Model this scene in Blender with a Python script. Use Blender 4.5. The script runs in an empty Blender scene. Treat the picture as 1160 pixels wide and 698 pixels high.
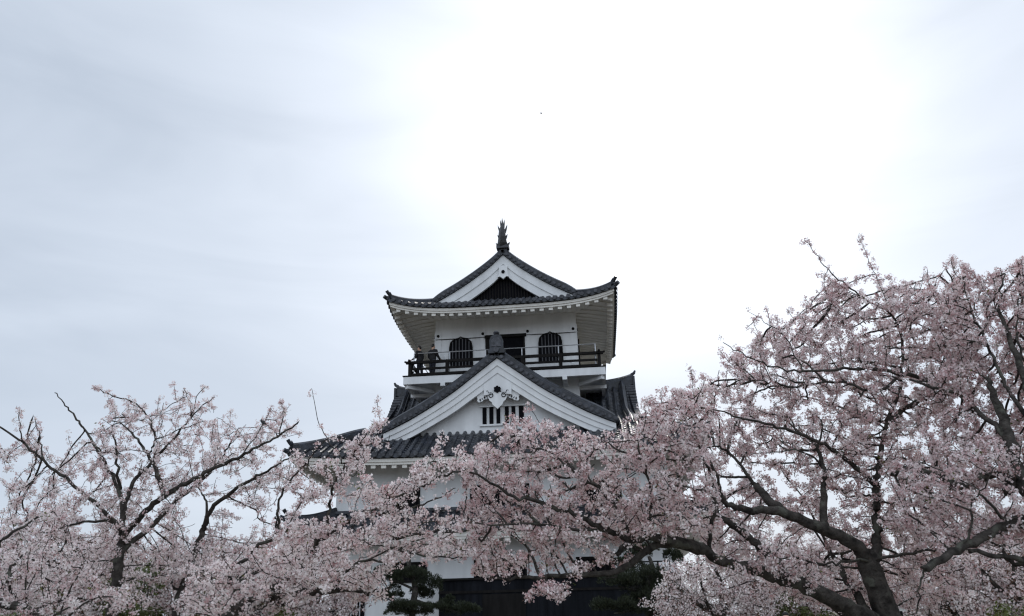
import bpy, math, random
import numpy as np
from mathutils import Vector, Matrix
R = math.radians
random.seed(7)
scene = bpy.context.scene
COL = scene.collection

# ------------------------------------------------------------------ camera
F_PX, PITCH, YAW, ROLL = 896.54, R(21.448), R(5.484), R(-1.405)
CAM = np.array([4.015, -41.479, 1.768])
FW = np.array([-math.sin(YAW)*math.cos(PITCH), math.cos(YAW)*math.cos(PITCH), math.sin(PITCH)])
RT0 = np.array([math.cos(YAW), math.sin(YAW), 0.0])
UP0 = np.cross(RT0, FW)
RT = RT0*math.cos(ROLL) + UP0*math.sin(ROLL)
UP = UP0*math.cos(ROLL) - RT0*math.sin(ROLL)
cam_d = bpy.data.cameras.new('camera')
cam = bpy.data.objects.new('camera', cam_d)
COL.objects.link(cam)
m = Matrix.Identity(4)
for i in range(3):
    m[i][0], m[i][1], m[i][2], m[i][3] = RT[i], UP[i], -FW[i], CAM[i]
cam.matrix_world = m
cam_d.sensor_width = 36.0
cam_d.lens = 36.0*F_PX/1160.0
cam_d.clip_start, cam_d.clip_end = 0.1, 6000
scene.camera = cam

def at(px, py, d):
    """world point seen at photograph pixel (px, py), d metres ahead of the camera along +Y"""
    v = FW*F_PX + RT*(px-580.0) - UP*(py-349.0)
    return CAM + v*(d/v[1])

# ------------------------------------------------------------------ sky, sun, exposure
SUN_V = FW*F_PX + RT*(745-580) - UP*(95-349)
SUN_V = SUN_V/np.linalg.norm(SUN_V)
SUN_EL = math.asin(SUN_V[2]); SUN_AZ = math.atan2(SUN_V[0], SUN_V[1])
w = bpy.data.worlds.new('World'); scene.world = w; w.use_nodes = True
nt = w.node_tree; nt.nodes.clear()
def N(t, **k):
    n = nt.nodes.new(t)
    for a, b in k.items(): setattr(n, a, b)
    return n
def wm(op, a, b=None, clamp=False):
    n = N('ShaderNodeMath', operation=op, use_clamp=clamp)
    for i, s in enumerate((a, b)):
        if s is None: continue
        if isinstance(s, (int, float)): n.inputs[i].default_value = s
        else: nt.links.new(s, n.inputs[i])
    return n.outputs[0]
tc = N('ShaderNodeTexCoord')
sky = N('ShaderNodeTexSky', sky_type='NISHITA', sun_disc=False, sun_elevation=SUN_EL, sun_rotation=SUN_AZ,
        air_density=1.0, dust_density=2.0, ozone_density=1.0)
dot = N('ShaderNodeVectorMath', operation='DOT_PRODUCT')
nt.links.new(tc.outputs['Generated'], dot.inputs[0]); dot.inputs[1].default_value = tuple(SUN_V)
dotp = wm('MAXIMUM', dot.outputs['Value'], 0.0)
def cloud(scale, rot, stretch, detail, dist):
    mp = N('ShaderNodeMapping'); mp.inputs['Scale'].default_value = stretch; mp.inputs['Rotation'].default_value = rot
    nt.links.new(tc.outputs['Generated'], mp.inputs[0])
    nz = N('ShaderNodeTexNoise'); nz.inputs['Scale'].default_value = scale; nz.inputs['Detail'].default_value = detail
    nz.inputs['Roughness'].default_value = 0.5; nz.inputs['Distortion'].default_value = dist
    nt.links.new(mp.outputs[0], nz.inputs[0])
    return wm('SUBTRACT', nz.outputs['Fac'], 0.5)
broad = cloud(1.7, (0.3, 0.5, 0.3), (1.0, 1.0, 1.6), 3, 0.5)
streak = cloud(2.6, (0.2, 0.75, 0.5), (0.7, 1.0, 3.2), 5, 0.8)
# thin high veil: bluish away from the hidden sun, whiter and brighter where it scatters the sun forward
ang = wm('MINIMUM', wm('MAXIMUM', wm('ADD', dotp, wm('MULTIPLY', broad, 0.13)), 0.0), 1.0)
glow = wm('ADD', wm('MULTIPLY', wm('POWER', ang, 11.5), 2.35), wm('MULTIPLY', wm('POWER', ang, 45.0), 1.0))
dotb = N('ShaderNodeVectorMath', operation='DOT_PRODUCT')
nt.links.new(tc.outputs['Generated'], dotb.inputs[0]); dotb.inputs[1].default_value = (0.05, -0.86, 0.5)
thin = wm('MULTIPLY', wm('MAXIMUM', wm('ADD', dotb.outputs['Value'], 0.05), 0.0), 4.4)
whiteness = wm('MAXIMUM', wm('ADD', glow, wm('ADD', wm('MULTIPLY', broad, 1.2), wm('MULTIPLY', streak, 2.4))), -0.6)
veil = N('ShaderNodeVectorMath', operation='SCALE'); veil.inputs[0].default_value = (0.985, 0.99, 1.0)
nt.links.new(whiteness, veil.inputs['Scale'])
vadd = N('ShaderNodeVectorMath', operation='ADD'); vadd.inputs[1].default_value = (4.2, 4.72, 5.48)
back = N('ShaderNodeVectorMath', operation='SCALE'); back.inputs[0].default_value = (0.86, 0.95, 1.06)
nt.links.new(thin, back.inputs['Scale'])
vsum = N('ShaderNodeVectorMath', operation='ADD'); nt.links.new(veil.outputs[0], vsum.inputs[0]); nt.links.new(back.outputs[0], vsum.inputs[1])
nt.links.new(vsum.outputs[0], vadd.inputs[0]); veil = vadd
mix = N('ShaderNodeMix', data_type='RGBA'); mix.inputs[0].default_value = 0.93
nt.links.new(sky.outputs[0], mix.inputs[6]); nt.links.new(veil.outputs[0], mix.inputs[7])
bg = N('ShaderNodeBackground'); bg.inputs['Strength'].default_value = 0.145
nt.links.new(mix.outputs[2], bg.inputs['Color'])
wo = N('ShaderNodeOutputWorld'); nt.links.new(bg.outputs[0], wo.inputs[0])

sl = bpy.data.lights.new('sun', 'SUN'); sl.energy = 1.1; sl.angle = R(14); sl.color = (1.0, 0.96, 0.9)
sun = bpy.data.objects.new('sun', sl); COL.objects.link(sun)
sun.rotation_euler = Vector(SUN_V).to_track_quat('Z', 'Y').to_euler()
sun.location = (0, 0, 60)
vs = scene.view_settings
vs.view_transform = 'Standard'; vs.look = 'None'; vs.gamma = 1.0; vs.use_curve_mapping = False
vs.exposure = 0.0
scene.cycles.max_bounces = 12; scene.cycles.diffuse_bounces = 9; scene.cycles.transmission_bounces = 9; scene.cycles.transparent_max_bounces = 4
scene.cycles.use_denoising = True
scene.cycles.denoiser = 'OPENIMAGEDENOISE'
scene.cycles.denoising_input_passes = 'RGB_ALBEDO_NORMAL'; scene.cycles.denoising_prefilter = 'ACCURATE'
scene.cycles.filter_width = 1.25

# ------------------------------------------------------------------ materials
def material(name, col, rough=0.7, var=0.12, scale=3.0, bump=0.0, bscale=25.0, spec=0.4, metallic=0.0, streak=0.0, col2=None, transl=0.0, tint=None, cells=0.0, grime=0.0, lichen=None):
    ma = bpy.data.materials.new(name); ma.use_nodes = True
    t = ma.node_tree; t.nodes.clear(); L = t.links.new
    out = t.nodes.new('ShaderNodeOutputMaterial'); p = t.nodes.new('ShaderNodeBsdfPrincipled')
    p.inputs['Roughness'].default_value = rough; p.inputs['Specular IOR Level'].default_value = spec; p.inputs['Metallic'].default_value = metallic
    co = t.nodes.new('ShaderNodeTexCoord')
    n1 = t.nodes.new('ShaderNodeTexNoise'); n1.inputs['Scale'].default_value = scale; n1.inputs['Detail'].default_value = 6
    if streak:
        mpn = t.nodes.new('ShaderNodeMapping'); mpn.inputs['Scale'].default_value = (1, 1, streak)
        L(co.outputs['Object'], mpn.inputs[0]); L(mpn.outputs[0], n1.inputs[0])
    else:
        L(co.outputs['Object'], n1.inputs[0])
    rp = t.nodes.new('ShaderNodeValToRGB')
    a = tuple(max(0, c*(1-var)) for c in col); b = tuple(min(1, c*(1+var)) for c in (col2 or col))
    rp.color_ramp.elements[0].position = 0.3; rp.color_ramp.elements[1].position = 0.7
    rp.color_ramp.elements[0].color = (*a, 1); rp.color_ramp.elements[1].color = (*b, 1)
    L(n1.outputs['Fac'], rp.inputs[0]); csock = rp.outputs[0]
    if tint:   # every petal / leaf its own shade, stored on the mesh when it was made
        at_ = t.nodes.new('ShaderNodeAttribute'); at_.attribute_name = 'shade'
        r2 = t.nodes.new('ShaderNodeValToRGB')
        for i, (pos, c) in enumerate(tint):
            e = r2.color_ramp.elements[i] if i < 2 else r2.color_ramp.elements.new(pos)
            e.position = pos; e.color = (*c, 1)
        L(at_.outputs['Fac'], r2.inputs[0]); csock = r2.outputs[0]
    def mulc(fac_sock, lo, hi, src, lo_pos=0.0, hi_pos=1.0):
        mr = t.nodes.new('ShaderNodeMapRange'); mr.inputs['From Min'].default_value = lo_pos; mr.inputs['From Max'].default_value = hi_pos
        mr.inputs['To Min'].default_value = lo; mr.inputs['To Max'].default_value = hi; L(fac_sock, mr.inputs['Value'])
        sc_ = t.nodes.new('ShaderNodeVectorMath'); sc_.operation = 'SCALE'; L(src, sc_.inputs[0]); L(mr.outputs[0], sc_.inputs['Scale']); return sc_.outputs[0]
    if cells:      # single tiles fired lighter or darker
        vo = t.nodes.new('ShaderNodeTexVoronoi'); vo.inputs['Scale'].default_value = 3.2; L(co.outputs['Object'], vo.inputs['Vector'])
        sx_ = t.nodes.new('ShaderNodeSeparateColor'); L(vo.outputs['Color'], sx_.inputs[0])
        csock = mulc(sx_.outputs[0], 1-cells, 1+cells, csock)
    if grime:      # old rain streaks and repairs
        m3 = t.nodes.new('ShaderNodeMapping'); m3.inputs['Scale'].default_value = (1.3, 1.3, 0.30); L(co.outputs['Object'], m3.inputs[0])
        n3 = t.nodes.new('ShaderNodeTexNoise'); n3.inputs['Scale'].default_value = 1.6; n3.inputs['Detail'].default_value = 7; L(m3.outputs[0], n3.inputs[0])
        csock = mulc(n3.outputs['Fac'], 1-grime, 1.0, csock, 0.36, 0.56)
    if lichen:
        n4 = t.nodes.new('ShaderNodeTexNoise'); n4.inputs['Scale'].default_value = 5.5; n4.inputs['Detail'].default_value = 8; L(co.outputs['Object'], n4.inputs[0])
        mr = t.nodes.new('ShaderNodeMapRange'); mr.inputs['From Min'].default_value = 0.55; mr.inputs['From Max'].default_value = 0.66; L(n4.outputs['Fac'], mr.inputs['Value'])
        mx2 = t.nodes.new('ShaderNodeMix'); mx2.data_type = 'RGBA'; L(mr.outputs[0], mx2.inputs[0]); L(csock, mx2.inputs[6]); mx2.inputs[7].default_value = (*lichen, 1); csock = mx2.outputs[2]
    L(csock, p.inputs['Base Color'])
    if bump:
        n2 = t.nodes.new('ShaderNodeTexNoise'); n2.inputs['Scale'].default_value = bscale; n2.inputs['Detail'].default_value = 5
        L(co.outputs['Object'], n2.inputs[0])
        bp = t.nodes.new('ShaderNodeBump'); bp.inputs['Strength'].default_value = bump; bp.inputs['Distance'].default_value = 0.03
        L(n2.outputs['Fac'], bp.inputs['Height']); L(bp.outputs[0], p.inputs['Normal'])
    if transl:
        tr = t.nodes.new('ShaderNodeBsdfTranslucent'); L(csock, tr.inputs['Color'])
        mx = t.nodes.new('ShaderNodeMixShader'); mx.inputs[0].default_value = transl
        L(p.outputs[0], mx.inputs[1]); L(tr.outputs[0], mx.inputs[2]); L(mx.outputs[0], out.inputs[0])
    else:
        L(p.outputs[0], out.inputs[0])
    return ma
M = {
 'plaster': material('white_plaster', (0.69, 0.70, 0.71), 0.85, 0.06, 1.3, 0.08, 18, 0.2, streak=0.25, grime=0.10),
 'soffit': material('eave_plaster', (0.66, 0.64, 0.60), 0.9, 0.10, 1.2, 0.08, 18, 0.2),
 'tile': material('grey_roof_tile', (0.019, 0.022, 0.030), 0.36, 0.5, 5.5, 0.2, 30, 0.38, cells=0.55),
 'tile_end': material('weathered_tile_end', (0.055, 0.057, 0.066), 0.55, 0.6, 7.0, 0.2, 40, 0.3),
 'wood': material('black_stained_wood', (0.010, 0.009, 0.009), 0.8, 0.4, 6.0, 0.2, 30, 0.12, streak=0.2),
 'boards': material('dark_wall_boards', (0.010, 0.011, 0.014), 0.9, 0.45, 3.0, 0.2, 12, 0.08, streak=0.15),
 'dark': material('dark_interior', (0.007, 0.007, 0.009), 0.95, 0.2, spec=0.05),
 'metal': material('brushed_steel', (0.45, 0.46, 0.48), 0.4, 0.1, 8.0, metallic=0.7),
 'bronze': material('dark_bronze', (0.022, 0.022, 0.024), 0.5, 0.5, 9.0, 0.3, 30),
 'bark': material('cherry_bark', (0.030, 0.026, 0.023), 0.9, 0.5, 9.0, 1.0, 24, 0.2, col2=(0.050, 0.044, 0.039), lichen=(0.085, 0.085, 0.07)),
 'petal': material('cherry_petal', (0.8, 0.68, 0.7), 0.8, 0.05, transl=0.40, spec=0.1,
                   tint=[(0.0, (0.58, 0.37, 0.375)), (1.0, (0.96, 0.92, 0.905)), (0.40, (0.88, 0.775, 0.775))]),
 'calyx': material('red_flower_stalk', (0.10, 0.042, 0.036), 0.8, 0.2, col2=(0.15, 0.08, 0.045)),
 'leaf': material('young_leaf', (0.10, 0.09, 0.03), 0.7, 0.3, transl=0.3, tint=[(0.0, (0.05, 0.075, 0.018)), (1.0, (0.16, 0.15, 0.04))]),
 'green': material('shrub_leaf', (0.06, 0.08, 0.025), 0.6, 0.3, transl=0.25, tint=[(0.0, (0.03, 0.045, 0.012)), (1.0, (0.13, 0.15, 0.04))]),
 'needle': material('pine_needle', (0.03, 0.04, 0.015), 0.7, 0.3, tint=[(0.0, (0.009, 0.013, 0.006)), (1.0, (0.032, 0.040, 0.016))]),
 'ground': material('grass_and_earth', (0.12, 0.11, 0.085), 0.95, 0.3, 0.8, 0.4, 6, 0.1, col2=(0.20, 0.18, 0.145)),
 'skin': material('skin', (0.42, 0.26, 0.19), 0.6, 0.06),
 'cloth': material('black_cloth', (0.012, 0.012, 0.014), 0.9, 0.2),
 'cloth2': material('navy_cloth', (0.025, 0.028, 0.04), 0.9, 0.2),
 'hair': material('black_hair', (0.010, 0.009, 0.008), 0.5, 0.2),
 'sign': material('white_sign_board', (0.6, 0.6, 0.58), 0.6, 0.05),
 'feather': material('dark_feather', (0.03, 0.03, 0.032), 0.8, 0.2),
}

# ------------------------------------------------------------------ builders
class MB:
    def __init__(s): s.v = []; s.f = []
    def add(s, vs_, fs_):
        o = len(s.v); s.v.extend([tuple(map(float, q)) for q in vs_]); s.f.extend([tuple(o+i for i in f) for f in fs_])
    def box(s, x0, x1, y0, y1, z0, z1):
        s.add([(x0,y0,z0),(x1,y0,z0),(x1,y1,z0),(x0,y1,z0),(x0,y0,z1),(x1,y0,z1),(x1,y1,z1),(x0,y1,z1)],
              [(0,3,2,1),(4,5,6,7),(0,1,5,4),(1,2,6,5),(2,3,7,6),(3,0,4,7)])
    def bar(s, a, b, w_, h_=None):
        """square bar from a to b"""
        h_ = h_ or w_; a = Vector(a); b = Vector(b); d = (b-a).normalized()
        ref = Vector((0,0,1)) if abs(d.z) < 0.95 else Vector((0,1,0))
        r_ = d.cross(ref).normalized()*w_*0.5; u = r_.cross(d).normalized()*h_*0.5
        vs_ = [p+sx*r_+sy*u for p in (a, b) for sx, sy in ((-1,-1),(1,-1),(1,1),(-1,1))]
        s.add(vs_, [(0,1,2,3),(7,6,5,4),(0,4,5,1),(1,5,6,2),(2,6,7,3),(3,7,4,0)])
    def tube(s, pts, rad, n=8, cap=True):
        pts = [Vector(p) for p in pts]; k = len(pts)
        if isinstance(rad, (int, float)): rad = [rad]*k
        o = len(s.v); prev = None
        for i, p in enumerate(pts):
            d = (pts[min(i+1, k-1)]-pts[max(i-1, 0)]).normalized()
            if prev is None:
                ref = Vector((0,0,1)) if abs(d.z) < 0.9 else Vector((1,0,0)); a = d.cross(ref).normalized()
            else:
                a = (prev-d*prev.dot(d)).normalized()
            prev = a; b = d.cross(a)
            for j in range(n):
                t = 2*math.pi*j/n
                s.v.append(tuple(p+(a*math.cos(t)+b*math.sin(t))*rad[i]))
        for i in range(k-1):
            for j in range(n):
                s.f.append((o+i*n+j, o+i*n+(j+1)%n, o+(i+1)*n+(j+1)%n, o+(i+1)*n+j))
        if cap:
            s.f.append(tuple(o+j for j in range(n))[::-1]); s.f.append(tuple(o+(k-1)*n+j for j in range(n)))
    def sweep(s, pts, prof, side=None):
        """profile [(across, up)] kept upright, swept along pts"""
        pts = [Vector(p) for p in pts]; k = len(pts); n = len(prof); o = len(s.v)
        for i, p in enumerate(pts):
            d = (pts[min(i+1, k-1)]-pts[max(i-1, 0)]); d.z = 0
            a = side or Vector((d.y, -d.x, 0)).normalized()
            for u, h in prof: s.v.append(tuple(p+a*u+Vector((0,0,h))))
        for i in range(k-1):
            for j in range(n):
                s.f.append((o+i*n+j, o+(i+1)*n+j, o+(i+1)*n+(j+1)%n, o+i*n+(j+1)%n))
        s.f.append(tuple(o+j for j in range(n))); s.f.append(tuple(o+(k-1)*n+j for j in range(n))[::-1])
    def plate(s, poly, y0, y1):
        """polygon in XZ pushed from y0 to y1"""
        n = len(poly); o = len(s.v)
        for y in (y0, y1): s.v.extend([(x, y, z) for x, z in poly])
        s.f.append(tuple(o+i for i in range(n))); s.f.append(tuple(o+n+i for i in range(n))[::-1])
        for i in range(n): s.f.append((o+i, o+n+i, o+n+(i+1)%n, o+(i+1)%n))
    def strip(s, up, lo, y0, y1):
        """curved board: upper and lower edge lists of (x, z), thickness y0..y1"""
        n = len(up); o = len(s.v)
        for (xu, zu), (xl, zl) in zip(up, lo): s.v.extend([(xu,y0,zu),(xl,y0,zl),(xl,y1,zl),(xu,y1,zu)])
        for i in range(n-1):
            for j in range(4):
                s.f.append((o+4*i+j, o+4*i+(j+1)%4, o+4*i+4+(j+1)%4, o+4*i+4+j))
        s.f.append((o,o+3,o+2,o+1)); e = o+4*(n-1); s.f.append((e,e+1,e+2,e+3))
    def turned(s, k):
        """copy rotated k quarter turns about Z"""
        q = MB(); q.f = list(s.f); c, n_ = [(1,0),(0,1),(-1,0),(0,-1)][k % 4]
        q.v = [(x*c-y*n_, x*n_+y*c, z) for x, y, z in s.v]; return q
    def merge(s, q): s.add(q.v, q.f)
    def mirrored(s):
        q = MB(); q.v = [(-x, y, z) for x, y, z in s.v]; q.f = [f[::-1] for f in s.f]; return q
    def build(s, name, mat, parent=None, smooth=False, loc=None):
        me = bpy.data.meshes.new(name); me.from_pydata(s.v, [], s.f); me.materials.append(mat)
        if smooth: me.shade_smooth()
        o = bpy.data.objects.new(name, me); COL.objects.link(o)
        if parent: o.parent = parent
        if loc is not None: o.location = loc
        return o

def np_mesh(name, V, quads, mat, parent=None, shade=None, loc=(0,0,0)):
    k = quads.shape[1]
    me = bpy.data.meshes.new(name)
    me.vertices.add(len(V)); me.vertices.foreach_set('co', np.ascontiguousarray(V-np.array(loc), dtype=np.float32).ravel())
    me.loops.add(quads.size); me.loops.foreach_set('vertex_index', quads.astype(np.int32).ravel())
    me.polygons.add(len(quads)); me.polygons.foreach_set('loop_start', np.arange(0, quads.size, k, dtype=np.int32))
    if shade is not None:
        a = me.attributes.new('shade', 'FLOAT', 'POINT'); a.data.foreach_set('value', shade.astype(np.float32))
    me.update(); me.materials.append(mat)
    o = bpy.data.objects.new(name, me); COL.objects.link(o)
    if parent: o.parent = parent
    return o

def tag(o, label=None, cat=None, group=None, kind=None):
    for k, v in (('label', label), ('category', cat), ('group', group), ('kind', kind)):
        if v: o[k] = v
    return o
def empty(name, loc, label, cat, group=None):
    o = bpy.data.objects.new(name, None); COL.objects.link(o); o.location = loc
    o.empty_display_size = 0.3
    return tag(o, label, cat, group)

# ------------------------------------------------------------------ ground
g = MB(); n = 40; S = 3000.0
xs = [math.copysign(abs(i/n)**2.5, i)*S for i in range(-n, n+1)]
rr = random.Random(3)
for y in xs:
    for x in xs:
        r_ = math.hypot(x, y)
        g.v.append((x, y, (rr.uniform(-.05, .05) if 8 < r_ < 300 else 0.0)))
W2 = 2*n+1
for j in range(2*n):
    for i in range(2*n):
        g.f.append((j*W2+i, j*W2+i+1, (j+1)*W2+i+1, (j+1)*W2+i))
tag(g.build('ground', M['ground']), kind='structure')

# ------------------------------------------------------------------ castle keep
castle = empty('castle_keep', (0,0,0), 'white plastered castle keep with grey tiled roofs, front gable and black balcony railing', 'castle')
P = castle
def interp(xs_, ys_):
    xs_ = np.array(xs_); ys_ = np.array(ys_)
    # smooth monotone curve through the points
    d = np.diff(ys_)/np.diff(xs_); mm = np.concatenate([[d[0]], 2*d[1:]*d[:-1]/(d[1:]+d[:-1]), [d[-1]]])
    def f(x):
        x = min(max(x, xs_[0]), xs_[-1]); i = min(int(np.searchsorted(xs_, x, 'right'))-1, len(d)-1)
        h = xs_[i+1]-xs_[i]; t = (x-xs_[i])/h
        return float((2*t**3-3*t**2+1)*ys_[i]+(t**3-2*t**2+t)*h*mm[i]+(-2*t**3+3*t**2)*ys_[i+1]+(t**3-t**2)*h*mm[i+1])
    return f

class Roof:
    """square hipped-and-gabled tile roof; t runs from the eave inwards, x along the eave"""
    def __init__(s, half, prof, U, tfade, pw=4.0): s.half, s.prof, s.U, s.tf, s.pw = half, prof, U, tfade, pw
    def z(s, x, t):
        return s.prof(t) + s.U*(abs(x)/s.half)**s.pw*max(0.0, 1-t/s.tf)**1.5
    def face(s, tmax, tile, ends, sp=0.33, r=0.088, course=0.27, x_lim=None):
        """front face (towards -Y) of tiles with tmax(x); returns pans, rolls, edge"""
        H = s.half; nb = int(2*H/sp); sp = 2*H/nb
        xs_ = [-H+sp*i for i in range(nb+1)]
        for i in range(nb):                                     # pan tiles in overlapping courses
            x0, x1 = xs_[i], xs_[i+1]; T = max(tmax(x0), tmax(x1)); Ta, Tb = tmax(x0), tmax(x1)
            if T <= 0.02: continue
            nc = max(1, int(T/course+0.5)); o = len(tile.v); q = 0
            for c in range(nc):
                for e, dz in ((c/nc, 0.035), ((c+1)/nc, 0.0)):
                    ta, tb = Ta*e, Tb*e; tm = (ta+tb)/2; xm = (x0+x1)/2
                    tile.v += [(x0, -(H-ta), s.z(x0, ta)+dz+0.02), (xm, -(H-tm), s.z(xm, tm)+dz-0.02), (x1, -(H-tb), s.z(x1, tb)+dz+0.02)]
            for rrow in range(2*nc-1):
                a = o+3*rrow
                tile.f += [(a, a+1, a+4, a+3), (a+1, a+2, a+5, a+4)]
            # hanging front of the eave pan tile
            xm = (x0+x1)/2; o = len(tile.v)
            tile.v += [(x0,-H-.02,s.z(x0,0)+.055),(xm,-H-.02,s.z(xm,0)+.015),(x1,-H-.02,s.z(x1,0)+.055),
                       (x0,-H-.02,s.z(x0,0)-.08),(xm,-H-.02,s.z(xm,0)-.13),(x1,-H-.02,s.z(x1,0)-.08),
                       (x0,-H+.12,s.z(x0,0)-.10),(xm,-H+.12,s.z(xm,0)-.12),(x1,-H+.12,s.z(x1,0)-.10)]
            tile.f += [(o,o+3,o+4,o+1),(o+1,o+4,o+5,o+2),(o+3,o+6,o+7,o+4),(o+4,o+7,o+8,o+5)]
        for x in xs_:                                           # round cover-tile rolls
            T = tmax(x)
            if T < 0.12: T = 0.12
            nc = max(1, int(T/0.3+0.5)); o = len(tile.v); K = 6
            rings = []
            for c in range(nc):
                rings += [(T*c/nc, r*1.07), (T*(c+1)/nc, r*0.96)]
            rings[0] = (-0.05, r*1.07)
            for t, rad in rings:
                for j in range(K):
                    a = math.pi*j/(K-1)
                    tile.v.append((x-math.cos(a)*rad, -(H-t), s.z(x, max(t,0))+0.03+math.sin(a)*rad*1.05))
            for i in range(len(rings)-1):
                for j in range(K-1):
                    tile.f.append((o+i*K+j, o+i*K+j+1, o+(i+1)*K+j+1, o+(i+1)*K+j))
            zc = s.z(x, 0)+0.035                                # round eave end
            ends.tube([(x,-H-.075,zc),(x,-H-.045,zc)], r*1.15, 10)
    def corner(s, tiles, ends, t0, w_=0.15, h_=0.30, ext=0.0, lift=0.20):
        """hip ridge down to the front-right corner"""
        H = s.half; pts = []
        for i in range(15):
            t = .16+(t0-.16)*(1-i/14); x = H-t
            pts.append((x, -x, s.z(x, t)+0.02))
        x, z = H-.12, pts[-1][2]
        pts += [(x-.02, -x+.02, z+lift*.25), (x+.02, -x-.02, z+lift*.6)]
        k = len(pts)
        tiles.sweep(pts, [(-w_,-.06),(w_,-.06),(w_,h_*.55),(w_*.62,h_*.6),(w_*.62,h_*.8),(0,h_*1.05),(-w_*.62,h_*.8),(-w_*.62,h_*.6),(-w_,h_*.55)])
        e = Vector(pts[-1]); d = (e-Vector(pts[-3])).normalized()
        ends.tube([e+Vector((0,0,h_*.55))-d*.1, e+Vector((.06,-.06,h_*.68)), e+Vector((.13,-.13,h_*1.05))], [.085,.08,.085], 8)
        ends.tube([e-d*.08+Vector((0,0,h_*.2)), e+d*.02+Vector((0,0,h_*.2))], .13, 9)
        # lower corner tile
        c = Vector((H+.02, -H-.02, s.z(H, 0)+.03)); dd = Vector((1,-1,.55)).normalized()
        ends.tube([c-dd*.2, c+dd*.16], [.10,.10], 8)
    def under(s, wall_half, soffit, slope=0.30, inset=0.10, rise=0.15, drop=0.13, raf=0.42, rw=0.17, rh=0.15):
        """white boxed eave of one side: fascia, sloping soffit, plastered rafters"""
        H = s.half-inset; S_ = H-wall_half
        def zz(x, t): return s.z(min(abs(x)/max(H-t, .1), 1)*s.half, 0)-drop + (t*slope) - (s.z(min(abs(x)/max(H-t,.1),1)*s.half,0)-s.prof(0))*min(1, t/S_)
        nx = 40
        rows = [(-0.0, 0.0), (-0.0, -rise*.55), (.05, -rise*.55), (.05, -rise), (.20, -rise), (.20, -rise+.02)]
        rows = [(t, dz) for t, dz in rows] + [(.20+(S_-.20)*i/4, -rise+.02) for i in range(1, 5)]
        o = len(soffit.v)
        for t, dz in rows:
            for i in range(nx+1):
                u = -1+2*i/nx; x = u*(H-t)
                soffit.v.append((x, -(H-t), zz(x, t)+dz))
        for r_ in range(len(rows)-1):
            for i in range(nx):
                a = o+r_*(nx+1)+i
                soffit.f.append((a, a+nx+1, a+nx+2, a+1))
        nr = int(2*H/raf)
        for i in range(1, nr):
            x = -H+2*H*i/nr; tm = min(S_, H-abs(x)-.03)
            t0 = .10
            if tm < t0+.08: continue
            st = [(t0, rh), (min(t0+.26, tm), rh), (min(t0+.27, tm), .022), ((t0+tm)/2+.1, .022), (tm, .022)]; nn = len(st)-1; o = len(soffit.v)
            for t, hh in st:
                zt = zz(x, t)-rise+.015
                soffit.v += [(x-rw/2,-(H-t),zt),(x+rw/2,-(H-t),zt),(x+rw/2,-(H-t),zt-hh),(x-rw/2,-(H-t),zt-hh)]
            for j in range(nn):
                for q in range(4):
                    soffit.f.append((o+4*j+q, o+4*j+(q+1)%4, o+4*j+4+(q+1)%4, o+4*j+4+q))
            soffit.f.append((o+3,o+2,o+1,o))
        return S_

def verge(yv, z_of, x0, x1, tiles, ends, board, board2, th, clip=None, ridge_in=0.30, gap=.15, nseg=22, split=0.52, steps=3):
    """one half (x>0) of a gable edge at y = -yv: verge tiles, descending ridge, stepped barge board"""
    xs_ = [x0+(x1-x0)*i/nseg for i in range(nseg+1)]
    L_ = 0; acc = [0]
    for a, b in zip(xs_, xs_[1:]): L_ += math.hypot(b-a, z_of(b)-z_of(a)); acc.append(L_)
    nt_ = int(L_/0.27)
    for i in range(nt_+1):
        x = float(np.interp(L_*i/nt_, acc, xs_)); z = z_of(x)
        ends.tube([(x,-yv-.05,z+.01),(x,-yv+.42,z+.03)], .105, 9)
        ends.tube([(x,-yv-.085,z+.01),(x,-yv-.045,z+.01)], .075, 8)
    tiles.strip([(x, z_of(x)+.02) for x in xs_], [(x, z_of(x)-.14) for x in xs_], -yv-.01, -yv+.5)
    pts = [(x, -yv+ridge_in, z_of(x)+.05-.16*max(0, (x-x1*.8)/(x1*.2))**2) for x in xs_]
    wv = .15
    tiles.sweep(pts, [(-wv,-.05),(wv,-.05),(wv,.20),(wv*.6,.22),(wv*.6,.30),(0,.39),(-wv*.6,.30),(-wv*.6,.22),(-wv,.20)], side=Vector((0,1,0)))
    e = Vector(pts[-1]); ends.tube([e+Vector((-.05,0,.14)), e+Vector((.10,0,.10))], .16, 9)
    # boards
    up = [(x, z_of(x)-gap) for x in xs_]
    for k in range(steps):
        f0, f1 = k/steps, 1.0
        y = -yv+.10+.05*k
        tgt = board if k % 2 == 0 else board2
        u, l = [], []
        for x, z in up:
            a = z-th(x)*f0; b = z-th(x)*((k+1)/steps)
            if clip is not None: b = max(b, clip); a = max(a, clip+.004)
            u.append((x, a)); l.append((x, b))
        tgt.strip(u, l, y, y+.12+.03*(steps-k))

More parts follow.
